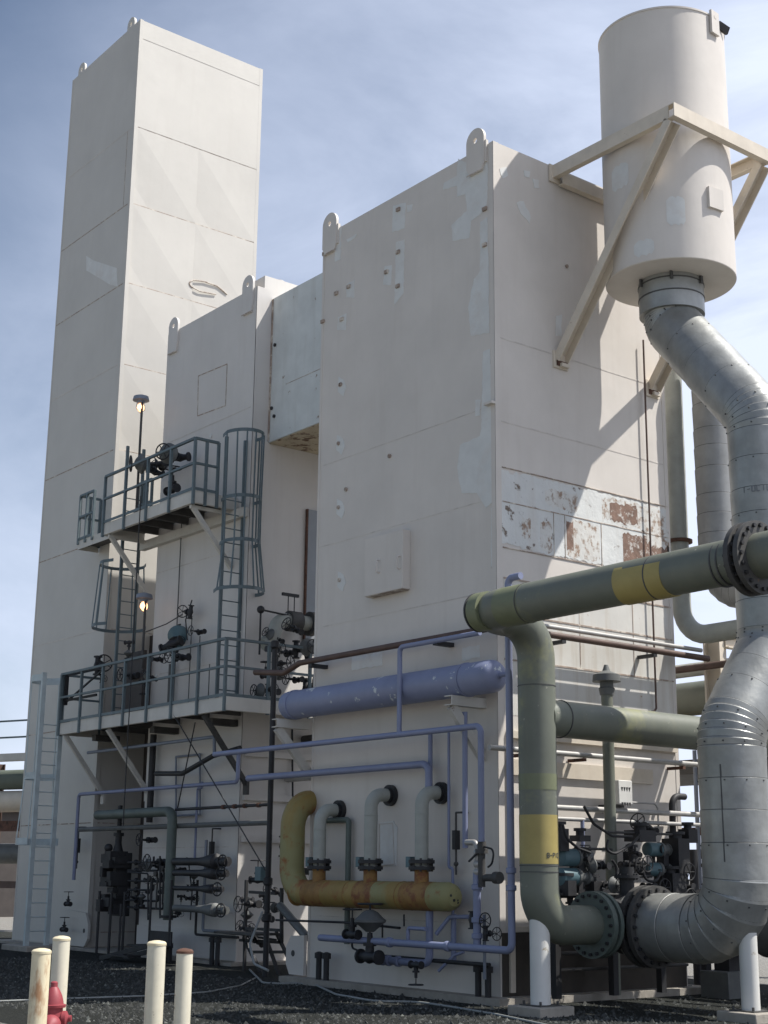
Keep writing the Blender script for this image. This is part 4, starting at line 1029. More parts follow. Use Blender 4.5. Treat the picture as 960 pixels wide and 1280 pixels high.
railing(th, [(wx0 + .03, 1.45), (wx0 + .03, .92), (wx0 + .75, .92)], UZ + .09, 1.10, [2, 2], .1)
railing(th, [(wx1 - .35, 1.45), (wx1 + .3, 1.45)], UZ + .09, 1.10, [2], .1)
for x in (UX0 + .25, UX1 - .15):
    br_ = th.part('brace', M.fascia); br_.channel((x, UY + .05, UZ - .28), (x, YM - .03, UZ - 1.45), .09, .08, .012, up=V((1, 0, 0)))
    br_.beam((x, UY + .02, UZ - .31), (x, YM - .03, UZ - .31), .07, .07)
sk = th.part('wall_sill', M.fascia); sk.box(UX0, UX1 + .4, YM - .14, YM - .002, UZ - .46, UZ - .27)
th.done()

# ------------------------------------------------------------------ ladders with cages
def ladder(lab, x, y0, y1, z0, z1, mat, out, hoops=(), hw=.07, ext=0, rw=.05, ks=None):
    """rails at y0 and y1 in the plane x, cage bulging towards out (+1/-1 along x)"""
    th = Thing('caged_ladder', lab, 'ladder', group='caged ladders', at=(x, (y0 + y1) / 2, z0))
    for y in (y0, y1):
        r_ = th.part('rail', mat); r_.beam((x, y, z0), (x, y, z1), rw + .015, rw, V((1, 0, 0)))
    z = z0 + .3
    while z < z1 - ext - .05:
        g_ = th.part('rung', mat); g_.cyl((x, y0 + .025, z), (x, y1 - .025, z), .012, 8); z += .30
    cy = (y0 + y1) / 2
    rows = []
    for (hz_, rr, flat) in hoops:
        h_ = th.part('hoop', mat); n = 20; ring = []
        for k in range(n + 1):
            a = math.pi * k / n
            ring.append(V((x + out * (.30 + math.sin(a) * rr) if 0 < k < n else x + out * .0, cy - math.cos(a) * rr, hz_)))
        ring = [V((x, cy - rr * .8, hz_))] + [V((x + out * (.28 + math.sin(math.pi * k / n) * (rr + .08)), cy - math.cos(math.pi * k / n) * rr, hz_)) for k in range(n + 1)] + [V((x, cy + rr * .8, hz_))]
        for i in range(len(ring) - 1): h_.beam(ring[i], ring[i + 1], .010, hw)
        rows.append(ring)
    if len(rows) > 1:
        m_ = len(rows[0])
        for k in ks or (1, 5, 8, 11, 14, 17, m_ - 2):
            s_ = th.part('strap', mat)
            for i in range(len(rows) - 1): s_.beam(rows[i][k], rows[i + 1][k], .012, .045, V((0, 0, 1)).cross(rows[0][k] - V((x, cy, rows[0][k].z))) if False else V((1, 0, 0)))
    th.done()
xl = -9.25
zr = lambda py, x=xl, y=1.2: path(V((x, y, 8)), ('z', py))[1].z
ladder('blue-grey caged ladder climbing from lower to upper platform', xl, 1.0, 1.5 - .04, LZ, zr(548), M.rail, 1, ((zr(548), .40, 0), (zr(628), .38, 0), (zr(682), .38, 0), (zr(742), .50, 0)), ext=1.1)
x3 = -13.6
z3 = lambda py: path(V((x3, 1.25, 8)), ('z', py))[1].z
ladder('blue-grey caged ladder at the tower corner above the lower platform', x3, 1.02, 1.44, LZ, z3(560), M.rail, -1, ((z3(703), .52, 0), (z3(782), .62, 0)), ext=1.1)
x4 = -15.3
z4 = lambda py: path(V((x4, .4, 4)), ('z', py))[1].z
ladder('pale caged ladder from the ground to the lower platform beside the tower', x4, .12, .60, .12, z4(842), M.ladder, -1, ((z4(848), .36, 0), (z4(970), .36, 0), (z4(1052), .46, 0)), ext=1.0, hw=.15, rw=.085, ks=(3, 11, 19))
th = Thing('footing', 'pale concrete block under the left caged ladder', 'footing', group='concrete footings'); k = th.mesh(M.concrete, .02); k.box(x4 - 1.0, x4 + .3, .0, .75, -.05, .12); th.done()
# stair gate bar where the tall ladder meets the platform
th = Thing('swing_gate', 'dark swing gate at the platform end beside the pale ladder', 'gate')
k = th.part('frame', M.black); gx = LX0 - .02
p = [PM(84, 843, 1.0), PM(130, 843, 1.0), PM(84, 872, 1.0)]
k.beam((p[0].x, .5, 6.02), (p[1].x, .5, 6.02), .04, .05); k.beam((p[0].x, .5, 5.45), (p[1].x - .3, .5, 5.45), .04, .05); k.beam((p[0].x, .5, 5.4), (p[1].x, .5, 6.0), .03, .04); k.box(p[0].x - .05, p[0].x + .03, .46, .54, 5.35, 6.05); th.done()

# ------------------------------------------------------------------ lamps
def lamp(px, py, Y, zbase, lab):
    c = hit(px, py, 1, Y)
    th = Thing('lamp', lab, 'lamp', group='platform lamps')
    p_ = th.part('pole', M.dark); p_.cyl((c.x + .06, Y, zbase), (c.x + .06, Y, c.z + .12), .028, 10)
    f_ = th.part('fixture', M.bluegrey); f_.lathe((c.x, Y, c.z + .03), NZ, [(0, .08), (.05, .10), (.07, .19), (.16, .17), (.2, .06)], 16)
    g_ = th.part('globe', M.globe); g_.ball((c.x, Y, c.z - .07), .085, 14, k=1.25)
    k = th.part('guard', M.dark); 
    for q in range(4):
        a = q * math.pi / 2; k.tube([V((c.x + .1 * math.cos(a), Y + .1 * math.sin(a), c.z + .02)), V((c.x + .11 * math.cos(a), Y + .11 * math.sin(a), c.z - .1)), V((c.x, Y, c.z - .2))], .006, 5)
    th.done()
lamp(176, 506, .8, UZ, 'lit lamp on a tall pole above the upper platform')
lamp(180, 754, .9, LZ + 1.0, 'lit lamp low beside the ladder under the upper platform')

# ------------------------------------------------------------------ valves (built once, copied)
def make_valve(name, lab, cat, grp, wheel=.17, body=M.black, act=None):
    th = Thing(name, lab, cat, grp, at=(0, 0, 0))
    b_ = th.part('body', body); b_.lathe((-.2, 0, 0), (1, 0, 0), [(0, .09), (.03, .09), (.03, .055), (.12, .06), (.2, .085), (.28, .06), (.37, .055), (.37, .09), (.40, .09)], 16)
    b_.lathe((0, 0, .03), NZ, [(0, .06), (.1, .055), (.1, .085), (.14, .085), (.14, .04), (.26, .035)], 14)
    s_ = th.part('stem', M.dark); s_.cyl((0, 0, .25), (0, 0, .46), .014, 8)
    if act:
        a_ = th.part('diaphragm', act); a_.lathe((0, 0, .30), NZ, [(0, .05), (.04, .10), (.10, .17), (.12, .20), (.15, .20), (.17, .17), (.24, .10), (.27, .04)], 20)
    h_ = th.part('handwheel', M.black); zc_ = .44 if not act else .64
    h_.torus((0, 0, zc_), NZ, wheel, .014, 22, 6)
    for k in range(3):
        a = k * math.pi / 3; d_ = V((math.cos(a), math.sin(a), 0)) * wheel; h_.cyl(V((0, 0, zc_)) - d_, V((0, 0, zc_)) + d_, .009, 6)
    if act: h_.cyl((0, 0, .55), (0, 0, zc_), .014, 8)
    th.done(); return th.root
first = {}
def place(kind, loc, rot, lab, sc=1.0):
    proto, fn, used = first[kind]
    o = proto if not used else copy_tree(proto)
    first[kind][2] = True
    o.location = loc; o.rotation_euler = tuple(R_(a) for a in rot); o.scale = (sc, sc, sc); o['label'] = lab
    return o
first['gate'] = [make_valve('gate_valve', 'x', 'valve', 'handwheel valves'), None, False]
first['ctrl'] = [make_valve('control_valve', 'x', 'valve', 'diaphragm control valves', .15, M.black, M.dkgrey), None, False]
first['teal'] = [make_valve('control_valve', 'x', 'valve', 'diaphragm control valves', .15, M.black, M.teal), None, False]
TOW = (0, 0, 0)
place('gate', PM(122, 832, .35), (70, 90, 60), 'black handwheel valve at the left end of the lower platform', 1.1)
place('gate', PM(168, 845, .3), (90, 0, 0), 'black handwheel valve under the dark tall panel edge', .8)
place('teal', PM(214, 806, .45), (60, 20, -150), 'teal-headed control valve above the lower platform railing', 1.25)
place('gate', PM(228, 822, .35), (90, 0, 20), 'black handwheel valve right of the teal-headed valve', .9)
place('gate', PM(238, 765, .25), (0, -80, 0), 'small black valve on the wall above the teal-headed valve', .75)
place('gate', PM(252, 790, .25), (90, 0, 0), 'small black valve left of the long caged ladder', .6)
place('ctrl', PM(225, 572, .3), (95, 0, 30), 'black diaphragm valve at the right of the upper platform pair', 1.15)
place('ctrl', PM(205, 580, .4), (95, 0, -20), 'black diaphragm valve at the left of the upper platform pair', 1.15)
place('gate', PM(194, 590, .3), (80, 20, 40), 'black handwheel valve by the upper lamp pole', 1.0)
place('gate', PM(215, 612, .5), (0, 0, 0), 'upright handwheel valve standing on the upper deck', 1.1)
place('gate', PMB(384, 815, .5), (0, 80, 0), 'handwheel valve in the gap at rail height beside the wide box', 1.1)
place('gate', PMB(383, 862, .5), (0, 80, 0), 'handwheel valve in the gap just above the blue vessel', 1.1)
place('ctrl', PMB(370, 812, .7), (0, 90, 0), 'black round-headed control valve in the gap above the brown pipe', .9)
place('gate', PMB(345, 830, .8), (0, 90, 20), 'black handwheel valve beside the tall black pole', .8)
place('gate', PM(205, 1078, .35), (90, 0, 0), 'dark funnel-shaped handwheel valve left of the grey upright', .9)
place('gate', PM(190, 1050, .3), (90, 0, 0), 'small dark valve high left of the grey upright pipe', .7)
place('gate', PA(440, 1168, .8), (0, 0, 0), 'black lever valve on the foot pipe left of the big control valve', .8)
place('ctrl', PA(462, 1196, .75), (0, 0, 0), 'tall diaphragm control valve on the low blue pipe at the wide box foot', 1.15)
place('gate', PA(520, 1206, .75), (180, 0, 0), 'small black drain valve hanging under the low blue pipe', .6)
place('gate', PA(590, 1150, .5), (0, 90, 0), 'small dark valve above the foot pipe near the corner', .6)
place('gate', V((.2, -.45, .95)), (0, 90, 0), 'small dark valve on the slim corner pipe in the sun', .5)
place('gate', PM(322, 1100, .3), (0, 0, 30), 'black valve at the top of the dark pipe frame in the gap', .8)
place('gate', PM(318, 1130, .6), (90, 0, 0), 'black valve low in the dark pipe frame in the gap', .8)
place('gate', PM(85, 1130, .3), (0, 0, 0), 'upper of two small tee valves on the tower foot', .6)
place('gate', PM(80, 1162, .3), (0, 0, 0), 'lower of two small tee valves on the tower foot', .6)
place('gate', PMB(354, 1058, .3), (0, 90, 0), 'black handwheel valve seen under the big yellow elbow', 1.0)

def crowd(n, P, region, lab, grp, sc=(.35, .7)):
    x0, x1, y0, y1 = region
    for k in range(n):
        o = place(random.choice(('gate', 'gate', 'ctrl')), P(random.uniform(x0, x1), random.uniform(y0, y1)), random.choice(((0, 0, 0), (90, 0, 0), (0, 90, 0), (90, 0, 90), (180, 0, 30), (70, 20, 0))), lab, random.uniform(*sc)); o['group'] = grp
crowd(18, lambda x, y: hit(x, y, 0, random.uniform(.55, .9)), (698, 862, 1035, 1125), 'small black valve crowded on the dark skid behind the green pipe', 'small valves on the skid', (.4, .85))
crowd(10, lambda x, y: PM(x, y, random.uniform(.2, .4)), (165, 212, 1075, 1140), 'small black valve crowded between the black valve bank and the grey-green upright', 'small valves by the valve bank')
crowd(7, lambda x, y: PM(x, y, random.uniform(.2, .4)), (222, 245, 1085, 1150), 'small black valve tucked between the insulated branches and the grey-green upright', 'small valves by the insulated branches', (.3, .5))
crowd(9, lambda x, y: PMB(x, y, random.uniform(.5, 1.2)), (330, 392, 780, 870), 'small black valve among the pipework above the blue vessel end', 'small valves in the gap', (.5, .8))
crowd(8, lambda x, y: PM(x, y, random.uniform(.1, .8)), (305, 350, 1100, 1185), 'small black valve on the dark frame in the gap', 'small valves on the gap frame', (.4, .7))
crowd(7, lambda x, y: PM(x, y, random.uniform(.15, .5)), (120, 265, 800, 870), 'small black valve behind the lower platform railing', 'small valves on the lower platform', (.35, .65))
for (pxs, r_, P_, lab) in (([(345, 1150), (430, 1153), (500, 1160)], .018, lambda x, y: PA(x, y, .35), 'thin black tube under the yellow header'), ([(440, 1160), (440, 1185), (475, 1200)], .016, lambda x, y: PA(x, y, .5), 'short bent tube beside the tall control valve'), ([(478, 1150), (478, 1172)], .014, lambda x, y: PA(x, y, .4), 'little drop tube under the middle of the header'), ([(505, 1143), (505, 1158)], .014, lambda x, y: PA(x, y, .4), 'little drop tube under the right of the header'),
        ([(225, 1075), (235, 1072), (240, 1115), (238, 1150)], .014, lambda x, y: PM(x, y, .5), 'curved black tube crossing the insulated branches'), ([(160, 1090), (185, 1092), (185, 1150)], .018, lambda x, y: PM(x, y, .5), 'black tube dropping right of the valve bank'), ([(200, 1070), (200, 1148)], .02, lambda x, y: PM(x, y, .5), 'upright black tube left of the grey-green upright'),
        ([(240, 750), (232, 775), (234, 800)], .014, lambda x, y: PM(x, y, .2), 'thin tube from the small high valve down to the teal-headed valve'), ([(182, 790), (208, 780), (228, 768)], .012, lambda x, y: PM(x, y, .5), 'thin slanting rod above the teal-headed valve'), ([(300, 1010), (300, 1080), (312, 1100)], .02, lambda x, y: PM(x, y, -.5), 'black tube in the gap behind the tall pole'),
        ([(268, 1165), (300, 1168), (345, 1175)], .02, lambda x, y: PM(x, y, .3), 'low black tube reaching into the gap'), ([(340, 900), (345, 960), (352, 1000)], .03, lambda x, y: PM(x, y, -1.0), 'dark hanging pipe in the gap under the walkway'), ([(365, 900), (366, 1010)], .02, lambda x, y: PM(x, y, -1.2), 'thin dark upright in the gap under the walkway')):
    pipe_thing('tube', lab, [P_(*p) for p in pxs], r_, M.black, 'tube', group='small dark tubing', bend=.06, seg=8)
for (a, b_, r_, lab) in (((700, 1192), (846, 1200), .03, 'dark pipe along the stained base of the sunlit wall'), ((690, 1213), (860, 1222), .025, 'lower dark pipe along the brown base of the sunlit wall'), ((705, 1140), (850, 1150), .05, 'dark pipe behind the two big flanges')):
    p, q_ = hit(*a, 0, .35), hit(*b_, 0, .35); pipe_thing('tube', lab, [p, V((.35, q_.y, p.z))], r_, M.dark, 'tube', group='small dark tubing', seg=10)
th = Thing('scrap_pallet', 'dark flat pallet lying on the ground beyond the white post', 'pallet'); c_ = hit(800, 1240, 2, 0)
for k in range(5): m_ = th.part('board', M.dark); m_.box(c_.x - .5 + k * .22, c_.x - .36 + k * .22, c_.y - .6, c_.y + .6, .08, .11)
for k in range(3): m_ = th.part('bearer', M.black); m_.box(c_.x - .5, c_.x + .52, c_.y - .6 + k * .55, c_.y - .5 + k * .55, .004, .08)
th.done()
# loose stones on the gravel in front
def stones(name, lab, n, mat, smin, smax):
    mb = MB()
    for k in range(n):
        p = V((random.uniform(-13, 9), random.uniform(-5.8, .2), .004)) if random.random() < .8 else V((random.uniform(.4, 9), random.uniform(-2, 6), .004))
        if p.x < .3 and p.y > -.3: continue
        sz = random.uniform(smin, smax) * (1 if random.random() > .1 else 1.8); vs = []
        for d_ in ((1, 0, 0), (-1, 0, 0), (0, 1, 0), (0, -1, 0), (0, 0, 1), (0, 0, -.3)): vs.append(p + V(d_) * sz * random.uniform(.6, 1.1) + V((random.uniform(-.3, .3), random.uniform(-.3, .3), 0)) * sz)
        mb.add(vs, [(0, 2, 4), (2, 1, 4), (1, 3, 4), (3, 0, 4), (2, 0, 5), (1, 2, 5), (3, 1, 5), (0, 3, 5)])
    o = mb.build(name, mat, sharp=5); o['kind'] = 'stuff'; o['label'] = lab; o['category'] = 'gravel'
stones('gravel', 'loose dark stones strewn over the yard in front of the boxes', 16000, M.stone_dark, .012, .032)
stones('gravel', 'scattered pale stones strewn over the yard in front of the boxes', 1800, M.stone_pale, .010, .028)
# ------------------------------------------------------------------ gear on the middle box front, upper levels
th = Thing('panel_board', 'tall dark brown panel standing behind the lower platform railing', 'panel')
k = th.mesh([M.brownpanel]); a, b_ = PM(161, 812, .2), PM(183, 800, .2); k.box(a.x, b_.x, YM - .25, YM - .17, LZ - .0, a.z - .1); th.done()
pipe_thing('hanging_rod', 'thin black rod running from upper lamp pole down past the platforms', path(PM(176, 620, 1.25), ('Z', 2.6)), .012, M.black, 'rod')
pipe_thing('hanging_rod', 'thin grey tube down the middle box wall between the platforms', path(PM(227, 655, .06), ('z', 890)), .014, M.dkgrey, 'rod')
for i, (px_, y0_, y1_, lab) in enumerate(((213, 830, 880, 'dark flat bar standing behind the platform rail'), (240, 770, 880, 'thin instrument tube left of the long ladder'), (250, 795, 880, 'thin instrument tube nearest the long ladder'), (262, 830, 875, 'bent instrument tube behind the platform rail'))):
    pipe_thing('instrument_tube', lab, path(PM(px_, y0_, .1), ('z', y1_)), .035 if i == 0 else .012, M.dkgrey, 'tube', group='instrument tubes')
# right side of the middle box: silver elbow pipe
th = Thing('silver_pipe', 'dull silver elbow pipe with flanged end in the gap above the vessel', 'pipe')
e_ = th.part('run', M.pipegrey); b0 = PMB(335, 792, .5)
zq = PMB(352, 775, .5).z
y1_ = PMB(388, 782, .5).y
e_.pipe([V((XM + .5, b0.y - .1, zq - .55)), V((XM + .5, b0.y + .1, zq - .4)), V((XM + .5, b0.y + .25, zq)), V((XM + .5, y1_, zq))], .15, .25, 20)
f_ = th.part('flange', M.dark); f_.lathe((XM + .5, y1_, zq), (0, 1, 0), [(-.05, .25), (.06, .25)], 20); f_.lathe((XM + .5, b0.y + .5, zq), (0, 1, 0), [(-.03, .21), (.25, .21)], 20)
th.done()
th = Thing('valve_linkage', 'black rods and levers above the silver elbow pipe', 'linkage')
k = th.part('rod', M.black); p = PMB(326, 762, .6); q_ = PMB(395, 768, .6)
k.cyl((XM + .6, p.y, p.z), (XM + .6, q_.y + .3, p.z - .1), .02, 8); k.cyl((XM + .6, p.y, p.z), (XM + .6, p.y, p.z - .9), .02, 8); k.ball((XM + .6, p.y, p.z), .08, 10)
k = th.part('lever', M.black); p = PMB(358, 743, .6); k.beam((XM + .6, p.y - .1, p.z), (XM + .6, p.y + .3, p.z), .05, .06); k.cyl((XM + .6, p.y + .05, p.z), (XM + .6, p.y + .05, p.z - .5), .012, 6); k.cyl((XM + .6, p.y + .2, p.z), (XM + .6, p.y + .2, p.z - .5), .012, 6)
th.done()

for z_, y_, r_, mt, lab in ((3.55, 2.6, .07, M.conduit, 'upper pale pipe crossing the gap behind the yellow elbow'), (2.75, 3.4, .08, M.pipegrey, 'middle grey pipe crossing the gap behind the yellow elbow'), (4.35, 3.0, .09, M.dark, 'dark pipe crossing the gap below the vessel'), (1.75, 3.0, .07, M.dark, 'lowest dark pipe crossing the gap behind the yellow elbow')):
    pipe_thing('gap_pipe', lab, [V((XM + .01, y_, z_)), V((-CW - .01, y_, z_))], r_, mt, seg=14)
th = Thing('access_walkway', 'grating walkway bridging the gap between the boxes behind the vessel', 'walkway')
k = th.part('deck', M.plate); k.box(XM + .01, -CW - .01, 3.4, 5.2, 5.2, 5.26)
k = th.part('beam', M.fascia); k.box(XM + .01, -CW - .01, 3.33, 3.395, 5.05, 5.27)
th.done()
for x_, y_, z0_, z1_, lab in ((-6.6, 4.6, 0, 9.8, 'tall dark post in the gap behind the walkway'), (-5.6, 5.6, 0, 9.0, 'second dark post in the gap, nearer the wide box')):
    pipe_thing('gap_post', lab, [V((x_, y_, z0_)), V((x_, y_, z1_))], .1, M.dark, 'post', seg=12)
for z_ in (6.4, 7.6, 8.6): pipe_thing('gap_rail', 'dark horizontal pipe %s in the gap' % {6.4: 'low', 7.6: 'midway', 8.6: 'high'}[z_], [V((XM + .01, 5.3, z_)), V((-CW + .2, 5.3, z_))], .09, M.dark, 'pipe', seg=10)
th = Thing('stripe_ledges', 'row of cream ledges added to cast shadow stripes on the gap side of the middle box', 'ledge')  # ledges put in to stripe this wall with shadow
for z_ in (2.35, 3.15, 4.0): k = th.part('ledge', M.cream_mid); k.box(XM + .001, XM + .09, YM + .05, 5.2, z_ - .06, z_ + .06)
th.done()
# ------------------------------------------------------------------ piping at the foot of tower and middle box
c = PM(216, 1014, .6)
pts = [V((PM(122, 1017, .6).x, YM + .6, c.z)), V((PM(122, 1017, .6).x, YM - .6, c.z)), V((c.x, YM - .6, c.z)), V((c.x, YM - .6, path(c, ('z', 1150))[1].z))]
pipe_thing('green_pipe', 'grey-green pipe bending down in front of the middle box', pts[1:], .10, M.pipedark, bend=.2, seg=18, extra=lambda t, m_: t.part('flange', M.black).lathe(pts[3] + V((0, 0, .04)), NZ, [(0, .17), (.05, .17), (.05, .11)], 16))
pipe_thing('channel_rail', 'long grey steel rail spanning the front of tower and middle box', path(PM(100, 1037, .45), ('x', 338)), .05, M.dkgrey, 'rail', seg=8)
pipe_thing('black_pipe', 'thin black pipe with red fittings reaching from the grey-green bend', path(PM(220, 1012, .5), ('x', 338)), .03, M.black, extra=lambda t, m_: [t.part('fitting', M.rust).lathe(path(PM(220, 1012, .5), ('x', x))[1], (1, 0, 0), [(0, .045), (.08, .045)], 10) for x in (278, 292, 305, 322)])
pipe_thing('black_pipe', 'upright black pipe on the middle box just under the platform', path(PM(192, 918, .15), ('z', 1028)), .07, M.black, seg=14)
pipe_thing('black_pipe', 'dark pipe slanting up under the platform at the middle box corner', [PM(195, 967, .35), PM(228, 967, .35), PM(266, 945, .35), PM(300, 935, .35)], .05, M.black, bend=.1)
pole = hit(334, 1225, 2, 0)
px0 = PA(338, 1000, -.2)
pipe_thing('black_pole', 'tall black pole standing before the gap between the boxes', [V((px0.x, .2, 0)), V((px0.x, .2, path(V((px0.x, .2, 5)), ('z', 812))[1].z))], .05, M.black, 'pole', extra=lambda t, m_: [t.part('coupling', M.black).lathe((px0.x, .2, z_), NZ, [(0, .05), (.02, .08), (.12, .08), (.14, .05)], 12) for z_ in (.9, 1.5, 5.6)])
pipe_thing('guy_wire', 'thin black wire slanting from the platform edge to the yellow elbow', [PM(217, 893, 1.1), PM(332, 1088, 1.3)], .012, M.black, 'wire', seg=6)
pipe_thing('chain', 'short hanging chain below the platform corner', [PM(244, 903, 1.0), PM(222, 1010, .9)], .014, M.black, 'chain', seg=6)
rp = MB()
th = Thing('pipe_loop', 'rectangular outline of thin grey pipe on the middle box wall', 'frame')
k = th.mesh([M.bluegrey]); P4 = [PM(220, 946, .06), PM(250, 943, .06), PM(250, 1018, .06), PM(220, 1020, .06)]
for i in range(4): k.cyl(P4[i], P4[(i + 1) % 4], .022, 8)
th.done()
for i, (py_, x1_, r_) in enumerate(((1077, 285, .075), (1091, 283, .06), (1110, 278, .045), (1135, 283, .065))):
    lab = ('uppermost', 'second', 'third', 'lowest')[i]
    th = Thing('valve_branch', lab + ' of four dark insulated valve branches off the grey-green upright', 'valve', group='insulated valve branches')
    a = PM(218, py_, .6); xe = PM(x1_, py_, .6).x; L = xe - a.x
    k = th.part('body', M.black if i < 3 else M.dkgrey)
    k.lathe(a, (1, 0, 0), [(0, r_), (L * .45, r_), (L * .55, r_ * 1.15), (L * .72, r_ * 1.9), (L * .8, r_ * 2.0), (L * .82, r_ * 1.2), (L, r_ * 1.2)], 16)
    h_ = th.part('handwheel', M.black); h_.torus(a + V((L * .95, -.06, 0)), (0.3, -1, 0), .12, .014, 18, 6); h_.cyl(a + V((L * .95, 0, 0)), a + V((L * .95, -.1, 0)), .015, 6)
    for q in range(2):
        d_ = V((1, .3, 0)).normalized() * .12 if q else V((0, 0, .12)); h_.cyl(a + V((L * .95, -.06, 0)) - d_, a + V((L * .95, -.06, 0)) + d_, .009, 6)
    th.done()
th = Thing('filter_bank', 'black boxy valve bank with rows of tubes between tower and middle box', 'filter')
fc = PM(149, 1105, .2); X0 = fc.x
zt_, zb_ = path(fc, ('z', 1066))[1].z, path(fc, ('z', 1145))[1].z
k = th.part('back_plate', M.black); k.box(X0 - .25, X0 + .22, 1.3, 1.46, zb_, zt_)
for q in range(30):
    k = th.part('cell', M.black); cx = X0 + random.uniform(-.3, .3); cz = random.uniform(zb_ + .1, zt_ - .05); w_ = random.uniform(.05, .16); h_ = random.uniform(.04, .12)
    k.box(cx - w_, cx + w_, random.uniform(.85, 1.1), 1.36, cz - h_, cz + h_)
k = th.part('riser', M.black); k.lathe((X0 + .05, 1.2, zt_), NZ, [(0, .12), (.2, .07), (.35, .07), (.35, .11), (.42, .11), (.42, .05), (1.0, .05)], 14); k.ball((X0 - .1, 1.05, zt_ + .1), .09, 12)
for i, py_ in enumerate((1078, 1088, 1101, 1112, 1125, 1134)):
    t_ = th.part('tube', M.black); a = PM(160, py_, .35); b_ = PM(192 + (i % 3) * 6, py_ - 1, .35); t_.pipe([a, V((b_.x, a.y, a.z)), V((b_.x, a.y, a.z + .12))], .022, .05, 8)
    t_.ball(a + V((.35, 0, 0)), .06, 8)
for i, px_ in enumerate((188, 196, 204)):
    g_ = th.part('gauge', M.dark); p = PM(px_, 1098 - 6 * i, .45); g_.lathe(p, NA, [(0, .06), (.05, .06)], 12); g_.cyl(p + V((0, .02, 0)), p + V((0, .02, -.7)), .02, 6)
l_ = th.part('leg', M.black)
for px_ in (128, 143, 160): p = PM(px_, 1150, .45); l_.cyl(V((p.x, .95, .02)), V((p.x, .95, 1.3)), .03, 8)
th.done()
th = Thing('access_steps', 'small black steel access steps with a dark back plate at the middle box foot', 'steps')
a = hit(170, 1205, 2, .02)
sx = PM(200, 1172, .7)
k = th.part('back_plate', M.black); p0, p1_ = PM(187, 1163, .8), PM(214, 1182, .8); k.box(p0.x, p1_.x, .69, .72, p1_.z, p0.z)
tr_ = th.part('tread', M.black); tr_.box(p0.x, p1_.x, .2, .7, p1_.z - .03, p1_.z)
for dz in (.2, .4): t2 = th.part('tread', M.black); t2.box(p0.x - .5, p1_.x - .5, -.05 + dz * .4, .25 + dz * .4, p1_.z - dz - .03, p1_.z - dz)
for y in (.18, .72): s_ = th.part('stringer', M.black); s_.beam((p0.x - 1.0, y, .02), (p1_.x, y, p1_.z), .05, .09)
for px_, t_ in ((187, 1100), (212, 1100), (150, 1130)):
    x_ = PM(px_, 1160, .8).x; h_ = th.part('handrail', M.black); h_.cyl((x_, .7, .02), (x_, .7, path(V((x_, .7, 1)), ('z', t_))[1].z), .025, 8)
for px_ in (190, 213): x_ = PM(px_, 1180, .8).x; l_ = th.part('leg', M.black); l_.box(x_ - .03, x_ + .03, .67, .73, .02, p1_.z)
th.done()
th = Thing('access_steps', 'black steel access stairs in the gap below the yellow elbow', 'steps')
k = th.part('frame', M.black)
for a, b_ in (((305, 1225), (308, 1100)), ((312, 1115), (345, 1117)), ((300, 1160), (352, 1163)), ((300, 1175), (352, 1178)), ((315, 1190), (362, 1190)), ((345, 1165), (372, 1222)), ((330, 1165), (350, 1222)), ((308, 1180), (330, 1222)), ((352, 1110), (352, 1178))):
    p, q_ = PM(*a, .7), PM(*b_, .7); k.beam(p, q_, .05, .05, V((0, 1, 0)))
st_ = th.part('tread', M.dark); p, q_ = PM(300, 1163, .7), PM(350, 1163, .7); st_.box(p.x, q_.x, .3, .8, p.z - .04, p.z)
bx = th.part('lamp_box', M.teal); p = PM(328, 1092, .9); bx.box(p.x - .12, p.x + .06, p.y - .08, p.y + .08, p.z - .12, p.z + .12)
th.done()
pipe_thing('slanted_brace', 'flat grey steel brace slanting down behind the yellow header', [PA(350, 1132, -.5), PA(384, 1172, -.2)], .07, M.dkgrey, 'brace', seg=8)
for lab, P, y_ in (('drain stub pair at the foot of the middle box', PM(205, 1196, .35), 0), ('drain stub pair at the left foot of the wide box', PA(403, 1217, .2), 0), ('drain stub pair at the corner foot of the wide box', PA(604, 1237, .2), 0), ('drain stub pair at the right foot of the middle box', PM(268, 1201, .35), 0)):
    th = Thing('anchor_stub', lab, 'pipe stub', group='drain stub pairs')
    for dx in (-.1, .1):
        k = th.part('stub', M.black); k.lathe((P.x + dx, P.y, .0), NZ, [(0, .045), (.42, .045), (.42, .07), (.5, .07), (.52, .02)], 10)
    th.done()
pipe_thing('black_pipe', 'thin black tube low on the middle box running to the gap', path(PM(247, 1100, .2), ('z', 1168), ('x', 298)), .025, M.black, bend=.05)
pipe_thing('black_pipe', 'thin blue-grey tube with a square bend low on the middle box', path(PM(258, 1050, .2), ('z', 1163), ('x', 298)), .03, M.bluegrey, bend=.05)
pipe_thing('black_pipe', 'dark pipe running low along the wide box near the ground', path(PA(470, 1195, .3), ('x', 612)), .03, M.black)
pipe_thing('hose', 'pale hose drooping from the black pole to the ground', [PA(328, 1140, .1), PA(312, 1180, .5), PA(318, 1205, .9), PA(335, 1213, 1.0)], .02, M.hose, 'hose', bend=.4)
# pale cables across the gravel
def ground_line(lab, pxs, r):
    pts = [hit(x, y, 2, r + .004) for x, y in pxs]; pipe_thing('cable', lab, pts, r, M.hose, 'cable', group='cables on the ground', bend=.6, seg=8)
ground_line('pale cable lying across the gravel behind the bollards', [(-40, 1253), (60, 1249), (180, 1245), (260, 1240), (300, 1232), (320, 1222)], .012)
ground_line('pale cable running past the wide box and out by the white post', [(312, 1212), (330, 1230), (390, 1229), (420, 1243), (470, 1252), (520, 1252), (560, 1258), (620, 1268), (690, 1283)], .016)

